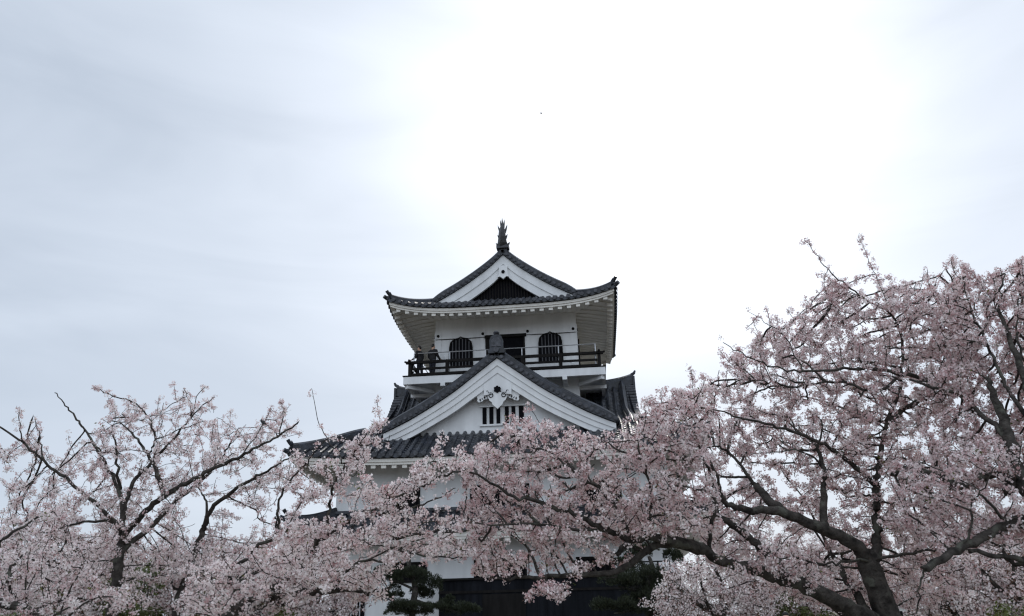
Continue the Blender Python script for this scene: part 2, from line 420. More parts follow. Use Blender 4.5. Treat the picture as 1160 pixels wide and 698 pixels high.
# --- upper roof
up_prof = interp([0,1.2,2.25,3.6,5.0,5.68,6.0],[16.24,16.76,17.28,18.06,19.08,19.72,20.0])
UR = Roof(5.68, up_prof, 0.55, 3.2)
def assemble(RO, tf, ts, t0, zlist, verges, sp, r, w_, h_, sof_kw, wall_half):
    tiles, ends = MB(), MB()
    for k in range(4):
        a, b = MB(), MB(); RO.face(tf if k % 2 == 0 else ts, a, b, sp=sp, r=r)
        tiles.merge(a.turned(k)); ends.merge(b.turned(k))
    ro = tiles.build('roof', M['tile'], P); ends.build('edge_tile', M['tile_end'], ro)
    for k in range(4):
        a, b = MB(), MB(); RO.corner(a, b, t0, w_=w_, h_=h_); a.merge(b)
        a.turned(k).build('hip_ridge', M['tile'], ro)
        a = MB(); RO.under(wall_half, a, **sof_kw); a.turned(k).build('eave', M['soffit'], ro)
    return ro
YV = 4.05
def t_side(x): return UR.half-.02 if abs(x) <= YV-.3 else max(0, UR.half-abs(x))
def t_front(x): return min(2.25, max(0, UR.half-abs(x)))
R3 = assemble(UR, t_front, t_side, 2.35, None, None, .33, .088, .15, .30, dict(slope=.20, rise=.24, drop=.14, raf=.437, rw=.20, rh=.16), 3.62)
q = MB(); q.sweep([(0,y,19.74+.10*(abs(y)/4)**3) for y in np.linspace(-3.95,3.95,17)], [(-.22,-.1),(.22,-.1),(.22,.22),(.15,.25),(.15,.36),(0,.46),(-.15,.36),(-.15,.25),(-.22,.22)])
q.build('ridge', M['tile'], R3)
zv3 = lambda x: UR.prof(UR.half-x)+.04
def gable_edges(gob, ro, turns, *a, **kw):
    for mir in (False, True):
        t_, e_, b1 = MB(), MB(), MB()
        verge(a[0], a[1], a[2], a[3], t_, e_, b1, b1, *a[4:], **kw)
        f = (lambda q: q.mirrored().turned(turns)) if mir else (lambda q: q.turned(turns))
        v_ = f(t_).build('verge', M['tile'], ro); f(e_).build('edge_tile', M['tile_end'], v_)
        f(b1).build('barge_board', M['plaster'], gob)
for kk in (0, 2):
    G3 = MB(); G3.plate([(-3.3,17.0),(3.3,17.0),(0,19.4)], -3.62, -3.5)
    gobj_ = G3.turned(kk).build('gable', M['dark'], P)
    gable_edges(gobj_, R3, kk, YV, zv3, 0.0, 3.85, lambda x: 1.02-.10*x/3.7, clip=17.02, gap=.16, steps=2)
    lat = MB()
    for i in range(-13, 14):
        x = i*.15; zt = 19.1-abs(x)*.72
        if zt > 17.3: lat.box(x-.03, x+.03, -3.66, -3.622, 17.05, zt)
    lat.turned(kk).build('lattice', M['wood'], gobj_)
    if kk == 0: gobj = gobj_
def disc(mb, x, z, y0, y1, r, n=14, sq=1.0):
    mb.plate([(x+r*math.cos(2*math.pi*i/n), z+sq*r*math.sin(2*math.pi*i/n)) for i in range(n)], y0, y1)
pend = MB()   # small pendant under the upper gable apex
zt = 18.66
pend.plate([(-.21,zt+.3),(.21,zt+.3),(.24,zt-.22),(.29,zt-.34),(.16,zt-.31),(.08,zt-.38),(0,zt-.45),(-.08,zt-.38),(-.16,zt-.31),(-.29,zt-.34),(-.24,zt-.22)], -YV+.02, -YV+.14)
po = pend.build('pendant', M['plaster'], gobj)
em = MB(); disc(em, 0, zt-.06, -YV-.03, -YV+.018, .09); em.build('emblem', M['dark'], po)

# --- ridge-end fish ornaments (front and rear)
def fish(y, face):
    b = MB()
    prof = [(0,.26,.28),(.12,.28,.30),(.25,.24,.30),(.45,.21,.30),(.65,.19,.28),(.85,.17,.25),(1.05,.13,.20),(1.2,.09,.14),(1.34,.04,.07)]
    o = len(b.v); K = 10
    for h, rx, ry in prof:
        off = -.16*math.sin(h*2.2)*face
        for j in range(K):
            a = 2*math.pi*j/K; wob = 1+.10*((j % 2)*2-1)
            b.v.append((rx*wob*math.cos(a), y+off+ry*wob*math.sin(a), 20.12+h))
    for i in range(len(prof)-1):
        for j in range(K): b.f.append((o+i*K+j, o+i*K+(j+1)%K, o+(i+1)*K+(j+1)%K, o+(i+1)*K+j))
    b.f.append(tuple(o+j for j in range(K))[::-1]); b.f.append(tuple(o+(len(prof)-1)*K+j for j in range(K)))
    ob = b.build('ridge_ornament', M['bronze'], P)
    f_ = MB()
    def spike(x0, z0, x1, z1, w0, yo=0):
        dx, dz = x1-x0, z1-z0; l = math.hypot(dx, dz); nx, nz_ = -dz/l*w0, dx/l*w0
        f_.plate([(x0-nx,z0-nz_),(x0+nx,z0+nz_),(x0+dx*.55+nx*.7,z0+dz*.55+nz_*.7),(x1,z1),(x0+dx*.55-nx*.7,z0+dz*.55-nz_*.7)], y+yo-.04, y+yo+.04)
    for sx in (-1, 1):
        spike(sx*.12,20.95,sx*.26,21.42,.055); spike(sx*.16,20.55,sx*.27,20.80,.05, -.1*face)
        spike(sx*.06,21.25,sx*.115,21.74,.05); spike(sx*.20,20.15,sx*.38,20.36,.07)
    spike(0,21.3,-.01,21.86,.055)
    f_.build('fin', M['bronze'], ob)
    c_ = MB(); c_.box(-.33,.33,y-.22,y+.22,19.98,20.14); c_.build('pedestal', M['tile_end'], ob)
fish(-3.86, 1); fish(3.86, -1)

# --- top storey
def walls(half, z0, z1, th=.25):
    b = MB(); b.box(-half, half, -half, half, z0, z1); return b
wl = walls(3.62, 9.2, 16.75)
wl.build('wall', M['plaster'], P)
for k in range(4):
    for x in (-3.46,-1.15,1.15,3.46):
        q = MB(); q.box(x-.15, x+.15, -3.655, -3.622, 12.95, 15.62); q.turned(k).build('wall_post', M['plaster'], P)
        q = MB(); disc(q, x, 15.37, -3.70, -3.657, .075, 10); q.turned(k).build('nail_cover', M['wood'], P)
    q = MB(); q.box(-3.62, 3.62, -3.675, -3.657, 15.20, 15.235); bm_ = q.turned(k).build('beam', M['plaster'], P)
    q = MB(); q.box(-3.6, 3.6, -3.672, -3.660, 15.165, 15.195); q.turned(k).build('shadow_strip', M['wood'], bm_)  # dark strip stands in for the shadow line under the beam
def bell_window(cx, k=0):
    hw, z0, z1 = .56, 13.72, 15.17
    out = []
    for u in np.linspace(-1, 1, 21):
        a = abs(u); s_ = 1-.05*0
        zz = z1-.30*(a**2.6) + .06*max(0, 1-a/.18) 
        out.append((cx+u*hw, zz))
    poly = [(cx-hw*1.03, z0), (cx-hw*1.0, z1-.5)] + out[1:-1] + [(cx+hw*1.0, z1-.5), (cx+hw*1.03, z0)]
    fr = MB(); big = [(cx+(x-cx)*1.08, z0+(z-z0)*1.035) for x, z in poly]
    pan = MB(); pan.plate(poly[::-1], -3.66, -3.61)
    wobj = pan.turned(k).build('window', M['dark'], P)
    n_ = len(poly)
    for i in range(n_-1):
        (xa, za), (xb, zb) = poly[i], poly[i+1]; (xc, zc), (xd, zd) = big[i], big[i+1]
        fr.add([(xa,-3.72,za),(xb,-3.72,zb),(xd,-3.72,zd),(xc,-3.72,zc),(xa,-3.60,za),(xb,-3.60,zb),(xd,-3.60,zd),(xc,-3.60,zc)],
               [(0,1,2,3),(4,7,6,5),(0,4,5,1),(3,2,6,7),(0,3,7,4),(1,5,6,2)])
    fr.turned(k).build('frame', M['wood'], wobj)
    br = MB()
    for i in range(6):
        x = cx-.42+.168*i; br.box(x-.022, x+.022, -3.69, -3.663, z0, z1-.30*(abs(x-cx)/hw)**2.6-.02)
    br.turned(k).build('bar', material('window_bar', (.16,.17,.18), .6) if 'wb' not in M else M['wb'], wobj)
M['wb'] = material('window_bar', (.07,.072,.08), .7)
for k in range(4):
    for cx in (-2.28, 2.28): bell_window(cx, k)
dr = MB(); dr.box(-.93,.90,-3.64,-3.60,12.95,15.12)
do = dr.build('door', M['dark'], P)
q = MB(); q.box(-1.05,1.08,-3.76,-3.60,15.10,15.25); q.box(-1.02,-.93,-3.70,-3.60,12.95,15.10); q.box(.90,.99,-3.70,-3.60,12.95,15.10); q.build('door_frame', M['wood'], do)
q = MB(); q.box(-.93,-.40,-3.70,-3.642,12.95,15.1); q.build('door_leaf', M['wood'], do)
q = MB()
q.box(-3.12,-2.86+.0,-3.66,-3.625,14.10,14.38); q.build('notice', M['plaster'], P)
q = MB()
for (x0,x1,z0,z1) in ((-3.14,-3.12,14.08,14.40),(-2.90,-2.88,14.08,14.40),(-3.12,-2.90,14.38,14.40)): q.box(x0,x1,-3.668,-3.626,z0,z1)
q.build('notice_frame', M['metal'], P)

# --- balcony
dk = MB()
dk.box(-4.75,4.75,-4.75,4.75,12.80,12.93)
bal = dk.build('balcony', M['plaster'], P)
for k in range(4):
    q = MB(); q.box(-4.92, 4.75, -4.92, -4.752, 12.53, 12.90); q.turned(k).build('edge_beam', M['plaster'], bal)
    for x in (-2.96, 0, 2.96):
        q = MB(); q.box(x-.11, x+.11, -4.96, -3.64, 12.36, 12.527); q.turned(k).build('bracket', M['plaster'], bal)
    q = MB(); q.bar((4.78,-4.78,12.43),(3.66,-3.66,12.43), .2, .17); q.turned(k).build('bracket', M['plaster'], bal)
    q = MB(); q.box(-4.96,4.72,-4.96,-4.72,12.932,12.965); q.turned(k).build('deck_edge', M['wood'], bal)
    q = MB()
    q.bar((-4.86,-4.66,13.70),(4.86,-4.66,13.70), .13, .13)
    q.bar((-4.6,-4.66,13.36),(4.57,-4.66,13.36), .08, .10); q.bar((-4.57,-4.66,13.05),(4.57,-4.66,13.05), .11, .165)
    for sx in (-1, 1):   # turned-up rail ends
        q.tube([(sx*4.7,-4.66,13.70),(sx*4.84,-4.66,13.72),(sx*4.94,-4.66,13.77)], [.065,.06,.045], 6)
    for x in (-2.8,-.93,.93,2.8,4.66): q.box(x-.075,x+.075,-4.735,-4.585,12.967,13.70)
    q.turned(k).build('railing', M['wood'], bal)
    q = MB(); q.tube([(-4.5,-4.5,14.22),(4.5,-4.5,14.22)], .026, 6)
    for x in (-4.5,-2.7,-.9,.9,2.7): q.tube([(x,-4.5,12.93),(x,-4.5,14.22)], .024, 6)
    q.turned(k).build('handrail', M['metal'], bal)

# --- main roof (ridge left-right, big front gable)
mprof = interp([0,1.2,2.45,4.5,6.4,7.4,8.55,8.95],[8.30,8.98,9.70,10.42,11.12,11.80,12.98,13.25])
MR = Roof(8.90, mprof, 0.32, 3.0)
XV = 6.45
def m_front(x): return (8.86 if abs(x) > 3.7 else 5.2) if abs(x) <= XV-.2 else max(0, MR.half-abs(x))
def m_side(x): return min(2.75, max(0, MR.half-abs(x)))
R2 = assemble(MR, m_front, m_side, 2.6, None, None, .345, .092, .17, .34, dict(slope=.22, rise=.26, drop=.14, raf=.45, rw=.2, rh=.16), 7.2)
for sx in (-1, 1):
    q = MB()
    pts = [(sx*(3.64+2.81*i/9), 0, 13.18+.33*(i/9)**3) for i in range(10)]
    q.sweep(pts, [(-.2,-.2),(.2,-.2),(.2,.22),(.14,.25),(.14,.34),(0,.44),(-.14,.34),(-.14,.25),(-.2,.22)])
    e = Vector(pts[-1]); q.tube([e+Vector((-sx*.05,0,.35)), e+Vector((sx*.10,0,.45)), e+Vector((sx*.16,0,.58))], [.10,.08,.05], 7)
    q.box(min(e.x,e.x+sx*.1), max(e.x,e.x+sx*.1), -.30,.30, 12.95, 13.72)
    q.build('ridge', M['tile'], R2)
zvm = lambda x: mprof(MR.half-x)+.04
for kk in (1, 3):
    a = MB(); a.plate([(-6.0,9.3),(6.0,9.3),(2.4,10.9),(0,12.9),(-2.4,10.9)], -5.9, -5.75)
    gs = a.turned(kk).build('gable', M['plaster'], P)
    gable_edges(gs, R2, kk, XV, zvm, 0.0, 6.1, lambda x: .8, clip=9.5, steps=2, nseg=26, ridge_in=.62)
# --- front gable on the main roof
YC = 7.5
zvc = interp([0,1.0,2.0,3.2,4.1,5.2,5.6],[12.98,12.22,11.47,10.72,10.22,9.72,9.56])
GF = MB()
GF.plate([(-4.6,9.05),(4.6,9.05),(4.5,9.85),(0,12.75),(-4.5,9.85)], -6.75, -6.55)
gf = GF.build('gable', M['plaster'], P)
gable_edges(gf, R2, 0, YC, zvc, 0.0, 5.15, lambda x: 1.0-.06*x, clip=9.27, gap=.17, steps=3, nseg=26)
def yb(x):
    z = zvc(x); lo, hi = 0.0, 8.9
    for _ in range(30):
        md = (lo+hi)/2
        if mprof(md) < z: lo = md
        else: hi = md
    return max(8.8-lo, 4.98 if x < 4.95 else 0)
for mir in (False, True):     # slope of the gable running back to the main roof
    s_ = MB(); nx_ = 18
    for i in range(nx_+1):
        x = 5.3*i/nx_
        for y in (YC-.3, min(YC-.35, yb(x))): s_.v.append((x, -y, zvc(x)+.01))
    for i in range(nx_): s_.f.append((2*i, 2*i+2, 2*i+3, 2*i+1))
    for j in range(8):
        y = 7.05-.33*j; pts = [(x, -y, zvc(x)+.03) for x in np.linspace(.1, 5.2, 14) if yb(x) <= y]
        if len(pts) > 2: s_.tube(pts, .09, 7)
    (s_.mirrored() if mir else s_).build('gable_slope', M['tile'], R2)
q = MB(); q.sweep([(0,-7.35,12.98),(0,-6.2,12.93),(0,-4.985,12.93)], [(-.2,-.1),(.2,-.1),(.2,.2),(.13,.22),(.13,.32),(0,.4),(-.13,.32),(-.13,.22),(-.2,.2)])
q.build('ridge', M['tile'], R2)
# onigawara on the front gable
on = MB()
on.plate([(-.36,13.0),(.36,13.0),(.40,13.16),(.30,13.22),(.31,13.62),(.24,13.80),(.10,13.88),(-.10,13.88),(-.24,13.80),(-.31,13.62),(-.30,13.22),(-.40,13.16)], -7.62, -7.36)
on.tube([(0,-7.5,13.85),(0,-7.5,13.98)], .07, 8); on.tube([(0,-7.5,13.93),(0,-7.5,14.0),(0,-7.5,14.08)], [.13,.15,.08], 10)
onb = on.build('ridge_end_tile', M['tile'], P)
q = MB(); q.plate([(-.22,13.3),(.22,13.3),(.22,13.6),(.1,13.72),(-.1,13.72),(-.22,13.6)], -7.66, -7.622); q.build('relief', M['tile_end'], onb)
q = MB(); disc(q, 0, 13.14, -7.72, -7.622, .13, 12); q.build('round_tile', M['tile_end'], onb)

# slit window in the front gable
for i, (x0, x1) in enumerate(((-.80,-.62),(-.49,-.31),(-.17,0.0),(.22,.39),(.52,.69),(.85,1.07))):
    q = MB(); xm = 0.03
    q.box(x0+xm, x1+xm, -6.80, -6.752, 9.93, 10.70); wo_ = q.build('slit_window', M['dark'], gf)
q = MB(); q.box(-.90,1.20,-6.84,-6.752,9.84,9.92); q.box(-.90,1.20,-6.84,-6.752,10.71,10.77); q.build('window_sill', M['plaster'], gf)
# hexagonal flower emblem and scrolled pendant
eb = MB()
for i in range(6):
    a = math.pi/6+i*math.pi/3; disc(eb, .105*math.cos(a), 11.33+.105*math.sin(a), -YC-.02-.002*i, -YC+.16, .062, 8)
disc(eb, 0, 11.33, -YC-.04, -YC+.16, .06, 8)
eb.build('emblem', M['dark'], gf)
q = MB(); q.plate([(-.62,11.12),(-.3,11.16),(0,11.20),(.3,11.16),(.62,11.12),(.62,11.62),(0,12.05),(-.62,11.62)], -YC+.161, -YC+.40); q.build('pendant_board', M['plaster'], gf)
pd = MB()
half_ = [(0,11.22),(.16,11.20),(.20,11.10),(.30,11.06),(.38,11.12),(.42,10.98),(.36,10.84),(.26,10.76),(.22,10.64),(.12,10.56),(0,10.44)]
pd.plate(half_+[(-x, z) for x, z in half_[::-1][1:-1]], -YC+.02, -YC+.098)
pd.build('pendant', M['plaster'], gf)
sw = MB()
for sx in (-1, 1):
    pts = []
    for i in range(22):
        a = i/21*2*math.pi*1.15; r_ = .125-.07*i/21
        pts.append((sx*(.30+r_*math.cos(a+.9)), -YC-.0, 11.06+r_*math.sin(a+.9)))
    sw.tube([(sx*.50,-YC,11.26),(sx*.43,-YC,11.28)]+pts, .019, 6)
sw.build('scroll', M['dark'], gf)
sc = MB()   # scalloped lower rim of the inner board
for sx in (-1, 1):
    for i in range(5):
        x = .46+.10*i; z = 11.16-.05*i
        disc(sc, sx*x, z-.02-.03*(i % 2), -YC+.30, -YC+.40-.004*i, .09, 10)
    sc.plate([(sx*.35,11.12),(sx*.90,10.93),(sx*.98,11.14),(sx*.35,11.6)][::sx], -YC+.302, -YC+.39)
sc.build('scallop_trim', M['plaster'], gf)

# --- middle storey wall, skirt roof, lower storey
walls(7.2, 6.05, 8.6, .3).build('wall', M['plaster'], P)
walls(7.2, 0.0, 6.0, .3).build('wall', M['plaster'], P)
def slat_window(x0, x1, z0, z1, y=-7.2, nb=6, k=0, bars=True):
    q = MB(); q.box(x0, x1, y-.03, y+.02, z0, z1); o = q.turned(k).build('window', M['dark'], P)
    f_ = MB(); f_.box(x0-.08,x1+.08,y-.07,y-.001,z1+.002,z1+.09); f_.box(x0-.08,x1+.08,y-.09,y-.001,z0-.09,z0-.002)
    f_.box(x0-.08,x0-.002,y-.07,y-.001,z0,z1); f_.box(x1+.002,x1+.08,y-.07,y-.001,z0,z1)
    f_.turned(k).build('frame', M['wood'], o)
    if bars:
        b = MB()
        for i in range(nb):
            x = x0+(x1-x0)*(i+.5)/nb; b.box(x-.035,x+.035,y-.075,y-.032,z0,z1)
        b.turned(k).build('bar', M['wood'], o)
for k in range(4):
    for x0, x1 in ((-5.1,-3.55),(-1.2,1.2),(3.55,5.1)): slat_window(x0, x1, 6.32, 7.08, k=k)
sprof = interp([0,.6,1.2,1.9],[5.22,5.52,5.86,6.28])
SR = Roof(8.85, sprof, 0.62, 1.9, pw=7)
tsk = lambda x: min(1.66, max(0, SR.half-abs(x)))
R1 = assemble(SR, tsk, tsk, 1.66, None, None, .345, .092, .15, .30, dict(slope=.22, rise=.26, drop=.14, raf=.45, rw=.2, rh=.16), 7.2)
for k in range(4):
    a = MB(); a.box(-7.3,7.15,-7.36,-7.205,6.16,6.28); a.turned(k).build('ridge', M['tile'], R1)
for x0, x1 in ((-4.6,-3.2),(-1.05,1.0),(3.2,4.6)): slat_window(x0, x1, 3.36, 4.0, nb=7)
# dark doorway at the left with a sloping brace
q = MB(); q.box(-7.15,-5.72,-7.27,-7.19,0,2.95); dd = q.build('side_door', M['dark'], P)
q = MB(); q.bar((-6.5,-7.36,1.2),(-6.05,-7.36,2.75),.045); q.bar((-6.02,-7.36,0),(-6.02,-7.36,2.9),.05); q.bar((-5.88,-7.36,0),(-5.88,-7.36,2.95),.04); q.build('door_rail', M['metal'], dd)
# black boarded entrance annex
an = MB(); an.box(-2.35,7.2,-8.5,-7.205,0,3.25)
ann = an.build('entrance_annex', M['boards'], P)
ab = MB()
for i in range(32):
    x = -2.30+.3*i; ab.box(x-.02,x+.02,-8.53,-8.503,0,3.2)
ab.build('batten', M['boards'], ann)
q = MB(); q.box(-2.42,7.27,-8.6,-7.21,3.252,3.33); q.build('annex_roof', M['wood'], ann)
q = MB()
for z in (1.55, 2.75): q.box(-2.36,7.21,-8.545,-8.532,z,z+.10)
q.box(-.6,1.1,-8.56,-8.533,1.75,2.7); q.build('shutter', M['wood'], ann)

# ------------------------------------------------------------------ cherry trees
DENS, BLOOM = 3.0, 1.75
def resample(pts, step):
    pts = np.array(pts, float); out = [pts[0]]
    for a, b in zip(pts[:-1], pts[1:]):
        n_ = max(1, int(np.linalg.norm(b-a)/step+.5))
        for i in range(1, n_+1): out.append(a+(b-a)*i/n_)
    return np.array(out)
def smooth_line(pts, it=2):
    pts = np.array(pts, float)
    for _ in range(it):
        q = [pts[0]]
        for a, b in zip(pts[:-1], pts[1:]): q += [a*.75+b*.25, a*.25+b*.75]
        q.append(pts[-1]); pts = np.array(q)
    return pts

class Tree:
    """limbs laid out first, twigs grown towards the room left in the crown (space colonisation), blossoms set on the young wood"""
    def __init__(s, seed, step=.10):
        s.rng = np.random.default_rng(seed); s.step = step
        s.pos = []; s.par = []; s.minr = []; s.bloom = []
    def limb(s, pts, r0, r1, bloom=0, wob=.012):
        """pts: list of 3D points; first point joins the nearest existing node"""
        L_ = resample(smooth_line(pts), s.step); n_ = len(L_)
        L_[1:-1] += s.rng.normal(0, wob, (max(n_-2, 0), 3))
        prev = -1
        if s.pos:
            A = np.array(s.pos); prev = int(np.argmin(((A-L_[0])**2).sum(1)))
            off = A[prev]-L_[0]; L_ = L_+off*np.linspace(1, 0, n_)[:, None]**2; L_ = L_[1:]
        m_ = len(L_)
        for i, p in enumerate(L_):
            t = i/max(m_-1, 1)
            s.pos.append(p); s.par.append(prev); s.minr.append(r0+(r1-r0)*t); s.bloom.append(bloom if (t > .25 or bloom < 0) else 0)
            prev = len(s.pos)-1
    def grow(s, att, di=.85, dk=.15, iters=140, grav=.22):
        pos = np.zeros((60000, 3)); n_ = len(s.pos); pos[:n_] = s.pos; par = list(s.par)
        nch = np.zeros(60000, int)
        for p in par:
            if p >= 0: nch[p] += 1
        nch[:n_][np.array(s.bloom) < 0] = 9
        att = np.array(att); alive = np.ones(len(att), bool)
        best = np.full(len(att), 1e9); bi = np.zeros(len(att), int)
        def upd(lo, hi):
            for c in range(lo, hi, 400):
                e = min(c+400, hi)
                d = ((att[:, None, :]-pos[None, c:e, :])**2).sum(2); j = d.argmin(1); v = d[np.arange(len(att)), j]
                k = v < best; best[k] = v[k]; bi[k] = j[k]+c
        upd(0, n_)
        for it in range(iters):
            alive &= best > dk*dk
            act = alive & (best < (di*di if it > 6 else di*di*4))
            if not act.any():
                if not alive.any(): break
                act = alive & (best <= best[alive].min()*1.2)
            idx = np.nonzero(act)[0]; src = bi[idx]
            d = att[idx]-pos[src]; d /= np.linalg.norm(d, axis=1)[:, None]+1e-9
            acc = np.zeros((n_, 3)); np.add.at(acc, src, d)
            us = np.unique(src); us = us[nch[us] < 4]
            if not len(us): break
            v = acc[us]; v += s.rng.normal(0, .24, v.shape); v[:, 2] += grav*np.linalg.norm(v, axis=1)
            v /= np.linalg.norm(v, axis=1)[:, None]+1e-9
            k = len(us)
            if n_+k >= 59000: break
            pos[n_:n_+k] = pos[us]+v*s.step; par += us.tolist(); nch[us] += 1
            upd(n_, n_+k); n_ += k
        m_ = n_-len(s.pos)
        s.minr += [0.0]*m_; s.bloom += [1]*m_; s.par = par; s.pos = list(pos[:n_])
    def shoots(s, n_, lmin=.12, lmax=.45):
        """short straight flowering shoots that rise off the young wood"""
        P_ = np.array(s.pos); par = s.par; first = len(P_)
        young = [i for i in range(first) if s.minr[i] == 0 and par[i] >= 0]
        if not young: return
        c0 = P_[young].mean(0)
        for i in s.rng.choice(young, min(n_, len(young)), replace=False):
            d = P_[i]-P_[par[i]]; d = d/(np.linalg.norm(d)+1e-9); o = P_[i]-c0; o = o/(np.linalg.norm(o)+1e-9)
            d = d*.7+o*.5+np.array([0, 0, .75])+s.rng.normal(0, .28, 3); d /= np.linalg.norm(d)
            L_ = s.rng.uniform(lmin, lmax); k = max(2, int(L_/.055)); prev = int(i); p = P_[i].copy()
            for j in range(k):
                p = p+d*.055+s.rng.normal(0, .006, 3); d = d+np.array([0, 0, .04])
                s.pos.append(p.copy()); s.par.append(prev); s.minr.append(0.0); s.bloom.append(.65 if j < k-1 else .9); prev = len(s.pos)-1
    def finish(s, tip=.0035, pw=2.35, rmax=.03):
        s.P = np.array(s.pos); n_ = len(s.P); s.parA = np.array(s.par); acc = np.zeros(n_); s.rad = np.zeros(n_)
        for i in range(n_-1, -1, -1):
            r_ = max(tip, acc[i]**(1/pw)) if acc[i] > 0 else tip
            r_ = max(min(r_, rmax if s.minr[i] == 0 else s.minr[i]), s.minr[i]); s.rad[i] = r_
            p = s.parA[i]
            if p >= 0: acc[p] += r_**pw
    def chains(s):
        ch = [[] for _ in range(len(s.P))]; roots = []
        for i, p in enumerate(s.parA):
            (ch[p] if p >= 0 else roots).append(i)
        out = []; stack = [(r_, None) for r_ in roots]
        while stack:
            i, p = stack.pop(); c = [p] if p is not None else []
            while True:
                c.append(i)
                if not ch[i]: break
                nx = max(ch[i], key=lambda k: s.rad[k])
                for k in ch[i]:
                    if k != nx: stack.append((k, i))
                i = nx
            out.append(c)
        return out
    def wood(s, root, split=.022):
        V = {0: [], 1: []}; Q = {0: [], 1: []}; cnt = {0: 0, 1: 0}
        for c in s.chains():
            if len(c) < 2: continue
            rad = s.rad[c].copy()
            if c[0] != 0 and len(c) > 1: rad[0] = min(rad[0], rad[1]*1.25)
            k = 0 if rad[min(1, len(rad)-1)] > split else 1
            p = s.P[c]; n_ = 10 if rad.max() > .05 else (6 if rad.max() > .012 else 3)
            d = np.gradient(p, axis=0); d /= np.linalg.norm(d, axis=1)[:, None]+1e-9
            ref = np.array([.31, .22, .92]); ref = ref if abs(d[0]@ref) < .9 else np.array([1., 0, 0])
            a = np.cross(d, ref); a /= np.linalg.norm(a, axis=1)[:, None]+1e-9; b = np.cross(d, a)
            th = np.arange(n_)*2*np.pi/n_
            if n_ == 10: wobv = 1+.035*s.rng.normal(size=(len(c), n_))
            else: wobv = np.ones((len(c), n_))
            ring = p[:, None, :]+((np.cos(th)[None, :]*wobv)[:, :, None]*a[:, None, :]+(np.sin(th)[None, :]*wobv)[:, :, None]*b[:, None, :])*rad[:, None, None]
            m_ = len(c); o = cnt[k]
            i, j = np.meshgrid(np.arange(m_-1), np.arange(n_), indexing='ij'); j2 = (j+1) % n_
            Q[k].append(np.stack([o+i*n_+j, o+i*n_+j2, o+(i+1)*n_+j2, o+(i+1)*n_+j], -1).reshape(-1, 4))
            V[k].append(ring.reshape(-1, 3)); cnt[k] += m_*n_
        base = np.array(root.location)
        for k, nm in ((0, 'trunk'), (1, 'twigs')):
            if V[k]:
                o = np_mesh(nm, np.concatenate(V[k]), np.concatenate(Q[k]), M['bark'], root, loc=base)
                o.data.shade_smooth()

# one five-petalled flower: petals are folded kites round a cup
def flower_template(simple):
    v = [(0, 0, 0)]; f = []
    for i in range(5):
        a = 2*math.pi*i/5; b = a+math.pi/5
        v.append((.56*math.cos(a-math.pi/5), .56*math.sin(a-math.pi/5), .14))
    for i in range(5):
        a = 2*math.pi*i/5
        if simple: v.append((1.0*math.cos(a), 1.0*math.sin(a), .36))
        else:
            for da in (-.27, .27): v.append((.98*math.cos(a+da), .98*math.sin(a+da), .30+.10*(da > 0)))
    for i in range(5):
        if simple: f.append((0, 1+i, 6+i, 1+(i+1) % 5))
        else:
            f.append((0, 1+i, 6+2*i, 6+2*i)); f[-1] = (0, 1+i, 6+2*i, 7+2*i)
            f.append((0, 7+2*i, 1+(i+1) % 5, 0)); f[-1] = None
    f = [q for q in f if q]
    if not simple:
        f = []
        for i in range(5):
            f.append((0, 1+i, 6+2*i, 7+2*i)); f.append((0, 7+2*i, 1+(i+1) % 5, 1+(i+1) % 5))
        # second face of each petal is a triangle, written as a quad by adding its edge midpoint
        v = list(v); ff = []
        for i in range(5):
            a_, b_, c_, d_ = 1+i, 6+2*i, 7+2*i, 1+(i+1) % 5
            mid = len(v); va, vc = np.array(v[b_]), np.array(v[c_]); v.append(tuple((va+vc)/2*1.04))
            ff.append((0, a_, b_, mid)); ff.append((0, mid, c_, d_))
        f = ff
    return np.array(v), np.array(f)
FT = {True: flower_template(True), False: flower_template(False)}

def frames(nrm, rng):
    nrm = nrm/(np.linalg.norm(nrm, axis=1)[:, None]+1e-9)
    r_ = rng.normal(size=nrm.shape); a = np.cross(nrm, r_); a /= np.linalg.norm(a, axis=1)[:, None]+1e-9
    return a, np.cross(nrm, a), nrm
def stamp(T, F, c, nrm, size, rng):
    a, b, n_ = frames(nrm, rng)
    V = c[:, None, :]+size[:, None, None]*(T[None, :, 0:1]*a[:, None, :]+T[None, :, 1:2]*b[:, None, :]+T[None, :, 2:3]*n_[:, None, :])
    k = len(T); Fq = F[None, :, :]+(np.arange(len(c))*k)[:, None, None]
    return V.reshape(-1, 3), Fq.reshape(-1, F.shape[1])
LEAF = (np.array([(0,0,0),(.5,.22,.05),(1,0,.0),(.5,-.22,.05)]), np.array([(0,1,2,3)]))

